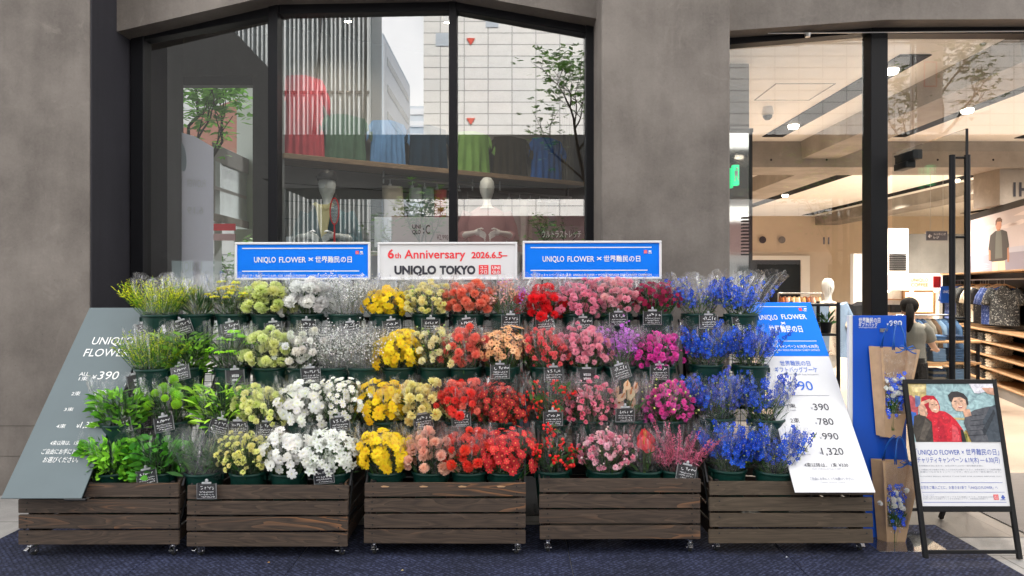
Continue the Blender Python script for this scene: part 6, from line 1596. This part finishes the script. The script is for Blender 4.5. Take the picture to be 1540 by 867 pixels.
def gift_bag(px_l, px_r, py_t, py_b, label, seed, d_):
    g = np.random.default_rng(seed); pc = P((px_l + px_r)/2, py_b, d_); h = (py_b - py_t)*d_/F; w = (px_r - px_l)*d_/F
    t = empty('gift_bag', (pc.x, d_, pc.z), (0, R(2.5), 0), label=label, cat='gift bag', group='kraft bags hung on the blue stand')
    wb, wt, dp = w*.36, w*.88, .085
    def corner(s, f, v): return Vector((s*(wb + (wt - wb)*v)/2 + (.006 if f else -.030)*1.0, (-dp if f else -.004)*(.55 + .45*v) , h*v + (0 if f else .004)))
    b = MB(); n = 8
    # back, two gusset sides, front strips left and right of the window, front foot
    b.grid(lambda u, v: corner(-1, 0, v).lerp(corner(1, 0, v), u), 4, n)
    for s in (-1, 1):
        b.grid(lambda u, v: corner(s, 0, v).lerp(corner(s, 1, v), u) + Vector((-s*.022*math.sin(PI*u)*v, 0, 0)), 6, n)
        b.grid(lambda u, v: corner(s, 1, v).lerp(corner(-s, 1, v), u*(.055 + .03*v)) + Vector((0, -.0005, 0)), 2, n)
    b.grid(lambda u, v: corner(-1, 1, v*.27).lerp(corner(1, 1, v*.27), u) + Vector((0, -.001, .004*math.sin(6*PI*u)*(1 - v))), 8, 3)
    b.grid(lambda u, v: corner(-1, 0, 0).lerp(corner(1, 0, 0), u).lerp(corner(-1, 1, 0).lerp(corner(1, 1, 0), u), v) + Vector((0, 0, .003)), 3, 2)
    b.build('paper_bag', M['kraft'], t, smooth=.5)
    b = MB(); b.grid(lambda u, v: corner(-1, 1, .26 + .74*v).lerp(corner(1, 1, .26 + .74*v), .05 + .9*u) + Vector((0, .002 + .004*math.sin(7*u + 5*v), 0)), 8, 8); b.build('clear_window', M['film_milky'], t, smooth=True)
    b = MB()
    for s, yy in ((-1, -dp*.95), (1, -.02)):
        c0 = corner(-1, yy < -.03, 1).lerp(corner(1, yy < -.03, 1), .30); c1 = corner(-1, yy < -.03, 1).lerp(corner(1, yy < -.03, 1), .66)
        for q in (0, .012):
            b.tube([c0 + Vector((q, 0, -.01))] + [c0.lerp(c1, k/8) + Vector((0, (-.05 - c0.y)*math.sin(PI*k/8), (.155 + q)*math.sin(PI*k/8)**.7)) for k in range(1, 8)] + [c1 + Vector((-q, 0, -.01))], .0032, 6)
    ctr = corner(-1, 1, 1).lerp(corner(1, 1, 1), .62) + Vector((0, -.008, .004))
    for s in (-1, 1):
        b.tube([ctr, ctr + Vector((s*.035, -.012, .02)), ctr + Vector((s*.055, -.008, .005)), ctr + Vector((s*.03, -.006, -.006)), ctr], .004, 6); b.tube([ctr, ctr + Vector((s*.04, -.004, -.025)), ctr + Vector((s*.065, 0, -.03))], .004, 6)
    b.build('ribbon_handle', M['ribbon'], t, smooth=True)
    f = empty('flower_posy', (pc.x + .005, d_ - .04, pc.z + h*.5), label='posy of blue and white flowers inside the ' + ('upper' if py_b < 700 else 'lower') + ' kraft bag', cat='flowers', group='posies in the kraft bags')
    def cl_(x, z): m_ = max(.018, .050 + .10*z); return max(-m_, min(m_, x))
    bl, fo = MB(), MB(); Tb = [T_five(c_, hx('e8ecf4')) for c_ in bag_blue]; Tw = T_carn(hx('f2f2ee'), hx('ffffff'), 28, 3); Td = T_dot((.85, .86, .82))
    for k in range(80): zz_ = max(-.16, min(.13, g.normal(.02, .07))); put(bl, Tb[k % 2], Vector((cl_(g.normal(.012, .036), zz_), g.normal(-.015, .010), zz_)), (g.normal(), -1.5, .5), .0145*g.uniform(.8, 1.2), g, .2)
    for k in range(14): put(bl, Tw, Vector((g.normal(0, .045), -.024 + g.normal(0, .006), g.uniform(-.02, .11))), (g.normal(0, .4), -1, .6), .021, g, .05)
    for k in range(260): zz_ = max(-.16, min(.13, g.normal(.01, .07))); put(bl, Td, Vector((cl_(g.normal(-.02, .036), zz_), g.normal(-.012, .012), zz_)), (0, 0, 1), g.uniform(.002, .0042), g, .1)
    for k in range(20):
        q = Vector((g.normal(0, .04), g.normal(-.01, .012), g.uniform(-.02, .06))); fo.col = GREEN; stem(fo, Vector((q.x*.2, -.01, -h*.42)), q, .0018, GREEN); blade(fo, Vector((q.x*.4, -.015, -h*.2)), q + Vector((0, 0, .15)), .09, .010, GREEN, g)
    bl.build('blossoms', M['petal'], f, colors=True); fo.build('stems', M['leaf'], f, colors=True)
gift_bag(1303, 1369, 523, 656, 'kraft bag with a clear window and blue ribbon, hung high on the blue stand', 51, 4.44)
gift_bag(1306, 1372, 692, 824, 'kraft bag with a clear window and blue ribbon, hung low on the blue stand', 52, 4.44)

# A-frame poster stand
d0, d1 = 4.135, 4.36
a = P(1384, 840, d0); t = P(1364, 572, d1); ang = math.atan2(d1 - d0, t.z - .013)
xb0, xb1 = (1389 - 770)*d0/F, (1537 - 770)*d0/F
e = empty('poster_stand', ((xb0 + xb1)/2, d0, .005), (-ang, 0, 0), label='black folding poster stand with a photo poster of two smiling people by the door', cat='poster stand')
Mx = mx(e); L = hits(Mx, 1430, 571)[1]
cl, cr = hits(Mx, 1366, 573)[0], hits(Mx, 1489, 573)[0]; bl_, br_ = hits(Mx, 1389, 840)[0], hits(Mx, 1537, 840)[0]
b = MB(); t_ = .028
W0 = min(-.5*abs(br_-bl_), -.28); W1 = -W0
b.box((W0, -.012, 0), (W0 + t_, .012, L)); b.box((W1 - t_, -.012, 0), (W1, .012, L)); b.box((W0 + t_, -.0115, L - t_), (W1 - t_, .0115, L))
zb = hits(Mx, 1450, 767)[1]; b.box((W0 + t_, -.0115, zb - .012), (W1 - t_, .0115, zb + .022)); b.box((W0 + t_, -.009, .03), (W1 - t_, .009, .052))
b.build('stand_frame', M['black'], e, bevel=.003)
# rear legs: from the hinge at the top back to the ground
rl = MB(); Mi = Mx.inverted(); zr = L - .03
for s in (W0 + .05, W1 - .05):
    top = Vector((s, .02, zr)); wfoot = Mx @ Vector((s, 0, 0)); foot = Mi @ Vector((wfoot.x*1.0, d1 + .48, .012)); rl.bar(top, foot, .026)
f0 = Mi @ Vector(((Mx @ Vector((W0 + .05, 0, 0))).x, d1 + .40, .10)); f1 = Mi @ Vector(((Mx @ Vector((W1 - .05, 0, 0))).x, d1 + .40, .10)); rl.bar(f0, f1, .022)
rl.build('rear_leg', M['black'], e, bevel=.002)
b = MB(); b.box((W0 + t_ - .002, -.004, zb + .02), (W1 - t_ + .002, .004, L - t_ + .002)); ps = b.build('poster', M['paper'], e)
PX0, PX1, PZ0, PZ1 = W0 + t_, W1 - t_, zb + .022, L - t_
PW = PX1 - PX0; PH = PZ1 - PZ0
b = MB()
# picture: coordinates 0..1 across, 0..1 up the photo part
zph = PZ0 + PH*.515
def pp(pts): return [(PX0 + x*PW, zph + y*(PZ1 - zph)) for x, y in pts]
yy = [-.0045]
def fl(pts, colr):
    flat(b, pp(pts), yy[0], hx(colr)); yy[0] -= .00005
fl([(0,0),(1,0),(1,1),(0,1)], '9fbfc4')
for k in range(9): fl([(.2,.25+.08*k),(1,.24+.08*k),(1,.245+.08*k),(.2,.255+.08*k)], '8db0b6')
fl([(.46,.0),(.9,.0),(.9,.16),(.46,.19)], 'b9a65e'); fl([(.47,.0),(.62,.0),(.62,.14),(.48,.15)], '7d7f3a'); fl([(.45,.38),(.78,.36),(.78,.40),(.45,.42)], 'cdbb86'); fl([(.66,.0),(.72,.0),(.62,.2),(.6,.2)], '9a7a4a')
fl([(0,.45),(.08,.55),(.2,.75),(.22,1),(0,1)], 'c9b67a'); fl([(0,.35),(.07,.33),(.1,.7),(.03,.8),(0,.8)], 'c05a60'); fl([(.06,.6),(.12,.6),(.13,.78),(.07,.8)], '6a7fae'); fl([(.05,.86),(.2,.86),(.2,.98),(.04,.98)], 'e2cf9a'); fl([(.0,.28),(.06,.28),(.06,.5),(.0,.52)], '3c6fc8')
fl([(.02,.0),(.24,.0),(.26,.34),(.2,.42),(.1,.48),(.03,.44),(.0,.2)], '45403c'); fl([(.06,.05),(.12,.03),(.22,.3),(.16,.4)], '5c554e')
fl([(.22,0),(.58,0),(.585,.2),(.52,.36),(.46,.46),(.40,.52),(.3,.54),(.2,.5),(.17,.42),(.23,.34)], 'd0283a'); fl([(.27,.0),(.38,0),(.36,.3),(.30,.4)], 'b81e34'); fl([(.44,.02),(.54,.02),(.52,.24),(.46,.3)], 'dc5560')
for k in range(30):
    x = random.uniform(.25,.52); y = random.uniform(.03,.42); s = random.uniform(.008,.02); fl([(x,y),(x+s,y+s*.4),(x+s*.6,y+s*1.4)], random.choice(('e06a72','a81a30','d84a58')))
fl([(.55,.0),(.60,.0),(.58,.2),(.55,.22)], '2c2a2c')
fl([(.13,.66),(.14,.76),(.20,.80),(.29,.79),(.33,.70),(.345,.60),(.33,.50),(.26,.47),(.18,.5)], 'c42438')
fl([(.225,.69),(.27,.735),(.315,.70),(.335,.62),(.33,.53),(.295,.495),(.245,.52),(.215,.6)], 'e2b49a')
fl([(.245,.64),(.27,.645),(.268,.63),(.247,.628)], '3a2620'); fl([(.295,.638),(.32,.645),(.318,.63),(.297,.622)], '3a2620'); fl([(.262,.56),(.31,.565),(.29,.54)], 'f6ece6'); fl([(.276,.62),(.292,.59),(.272,.588)], 'c8957c')
fl([(.10,.46),(.18,.43),(.19,.55),(.16,.64),(.25,.70),(.24,.74),(.14,.69),(.09,.6)], 'dcae94')
fl([(.66,.0),(1,.0),(1,.62),(.9,.60),(.75,.55),(.68,.50),(.62,.42),(.60,.32)], '595b62'); fl([(.86,.0),(1,.0),(1,.64),(.93,.6),(.82,.35)], '47505a'); fl([(.82,.1),(.98,.48),(.97,.56),(.80,.2)], '333a42')
for k in range(5): fl([(.63+.02*k,.08+.085*k+.02),(.84,.09+.085*k+.03),(.84,.10+.085*k+.03),(.63+.02*k,.09+.085*k+.022)], '2e3038')
fl([(.62,.42),(.70,.45),(.69,.56),(.60,.56)], 'd8a88e')
fl([(.485,.72),(.49,.60),(.53,.53),(.59,.52),(.65,.57),(.67,.66),(.66,.76),(.58,.80),(.5,.79)], 'e0b59c')
fl([(.47,.70),(.455,.80),(.50,.86),(.57,.87),(.64,.83),(.68,.75),(.685,.64),(.66,.62),(.655,.72),(.60,.77),(.52,.76),(.49,.68)], '3e3a3c')
fl([(.515,.70),(.545,.705),(.543,.69),(.517,.688)], '2c2220'); fl([(.59,.705),(.62,.71),(.618,.693),(.592,.692)], '2c2220'); fl([(.55,.60),(.62,.615),(.60,.575),(.57,.575)], 'a8504a'); fl([(.557,.602),(.613,.612),(.60,.597),(.57,.594)], 'f8f2ee'); fl([(.565,.68),(.585,.635),(.56,.63)], 'c99a80')
fl([(.72,1),(1,1),(1,.90),(.82,.83),(.77,.84)], 'e6e4ee'); fl([(.92,.83),(1,.80),(1,.93),(.94,.93),(.86,.93),(.87,.91)], 'd9a890')
M_ph = tinted('photo print', .45)
pnt = M_ph.node_tree; pb_ = pnt.nodes['Principled BSDF']; pv_ = [q for q in pnt.nodes if q.type == 'VERTEX_COLOR'][0]
pm_ = nn(pnt, 'Mix', _data_type='RGBA', _blend_type='MULTIPLY'); pm_.inputs[0].default_value = 1
pn_ = nn(pnt, 'TexNoise', Scale=28.0, Detail=5.0, Distortion=1.0); pr_ = nn(pnt, 'ValToRGB'); pr_.color_ramp.elements[0].position = .3; pr_.color_ramp.elements[0].color = (.55, .55, .58, 1); pr_.color_ramp.elements[1].position = .68; pr_.color_ramp.elements[1].color = (1.2, 1.18, 1.15, 1)
pt_ = nn(pnt, 'TexCoord'); lk(pnt, pt_, 'Object', pn_, 'Vector'); lk(pnt, pn_, 'Fac', pr_, 'Fac'); lk(pnt, pv_, 'Color', pm_, 6); lk(pnt, pr_, 'Color', pm_, 7); lk(pnt, pm_, 2, pb_, 'Base Color')
b.build('poster_photo', M_ph, ps, colors=True)
b_blue, b_dk, b_rd, b_wh = MB(), MB(), MB(), MB()
for t in (('「UNIQLO FLOWER × 世界難民の日」', 1377, 1502, 684, 676.5), ('チャリティキャンペーン 6.19(木) ― 6.30(月)', 1379, 1503, 695.5, 688.5)): text_px(b_blue, Mx, *t, y=-.0048, bold=.006)
text_px(b_blue, Mx, 'お花をご購入ごとに、お客さま1束で「UNIQLO FLOWER」へ', 1384.5, 1500, 735.5, 731.5, y=-.0048)
for t in (('世界難民の日に合わせ、お花の売り上げの一部を難民支援に', 1381, 1478, 701.8, 699.8), ('この機会にぜひ店頭でお気に入りのお花をお選びください。お花を飾ることで世界の難民', 1382, 1505, 707.6, 705.6), ('支援につながるキャンペーンです。売り上げの一部を寄付します。', 1383, 1505, 711, 709), ('FLOWERS BRING PEOPLE TOGETHER FOR WORLD REFUGEE DAY', 1383, 1506, 717.5, 715.8)): text_px(b_dk, Mx, *t, y=-.0048)
for t in ((1384, 1507, 725.8, 726.5), (1386, 1510, 740.2, 740.8), (1388, 1513, 755.3, 756.0)): rect_px(b_blue, Mx, t[0], t[2], t[1], t[3], y=-.0048)
text_px(b_blue, Mx, 'キャンペーンについて', 1388, 1404, 745.6, 744, y=-.0048)
for yv in (748.4, 751.2): text_px(b_dk, Mx, 'お問い合わせは店舗スタッフまでお気軽にどうぞ。対象商品は店頭にて', 1388, 1485 - (751.2 - yv)*-6, yv, yv - 1.5, y=-.0048)
rect_px(b_rd, Mx, 1493, 744, 1501.5, 752, y=-.0048); text_px(b_wh, Mx, 'ユニ', 1494.3, 1500.3, 747.5, 745, y=-.0052, bold=.02); text_px(b_wh, Mx, 'クロ', 1494.3, 1500.3, 751, 748.5, y=-.0052, bold=.02)
text_px(b_blue, Mx, '♣', 1505, 1511, 750, 745.5, y=-.0048); text_px(b_blue, Mx, 'UNHCR', 1504, 1511.5, 752.8, 751, y=-.0048, bold=.02)
b_blue.build('lettering', M['ink_navy'], ps); b_dk.build('lettering', M['ink_grey'], ps); b_rd.build('red_square', M['ink_red'], ps); b_wh.build('lettering', M['ink_white'], ps)

# black wire rack behind the white price board
e = empty('wire_rack', (0, 5.15, 0), label='black metal rack with a small potted plant behind the white price board', cat='rack')
x0, x1 = (1216 - 770)*5.15/F, (1264 - 770)*5.15/F; b = MB(); ztop = H - (455 - 430)*5.15/F
for x in (x0, x1 - .022):
    for y in (0, .34): b.box((x, y, .004), (x + .022, y + .022, ztop))
for z in (ztop - .03, 1.28, .95, .6, .25): b.box((x0 + .0225, 0, z), (x1 - .0225, .36, z + .016))
b.build('rack_frame', M['black'], e, bevel=.002)
b = MB()
for k in range(9): b.tube([(x0 + .02, .35, .3 + .13*k), (x1 - .02, .35, .3 + .13*k)], .003, 5)
b.build('wire_mesh', M['black'], e)
px_ = P(1246, 505, 5.3); t = empty('potted_plant', (px_.x - .02, 5.3, 1.297), label='small green plant in a black pot on the wire rack', cat='potted plant')
MB().lathe([(.0001, 0), (.035, 0), (.045, .08), (.041, .08), (.038, .06), (.0001, .06)], 18).build('pot', M['black'], t, smooth=.6)
g = np.random.default_rng(3); fo = MB(); greens(fo, g, 45, (.05, .14, .03), .07, .018, hi=.1, spread=.05)
fo.v = [(x, y, z + .06) for x, y, z in fo.v]; fo.build('leaves', M['leaf'], t, colors=True)
# fallen petals on the mat
for k, (px, py, cc) in enumerate(((605, 862, 'd8c48a'), (404, 850, 'c89a60'), (1183, 842, 'd8dce8'))):
    dd = NEAR/(py - 430); b = MB(); b.col = hx(cc); b.add([(-.008, -.004, .001), (.002, -.006, .003), (.009, .001, .001), (.0, .006, .004)], [(0,1,2,3)])
    o = b.build('fallen_petal', M['petal'], None, loc=((px - 770)*dd/F, dd, .014), colors=True); tag(o, ('cream petal lying on the mat before the yellow mums crate', 'tan leaf scrap lying on the mat before the white flower crate', 'pale petal lying on the mat before the blue flower crate')[k], 'petal')
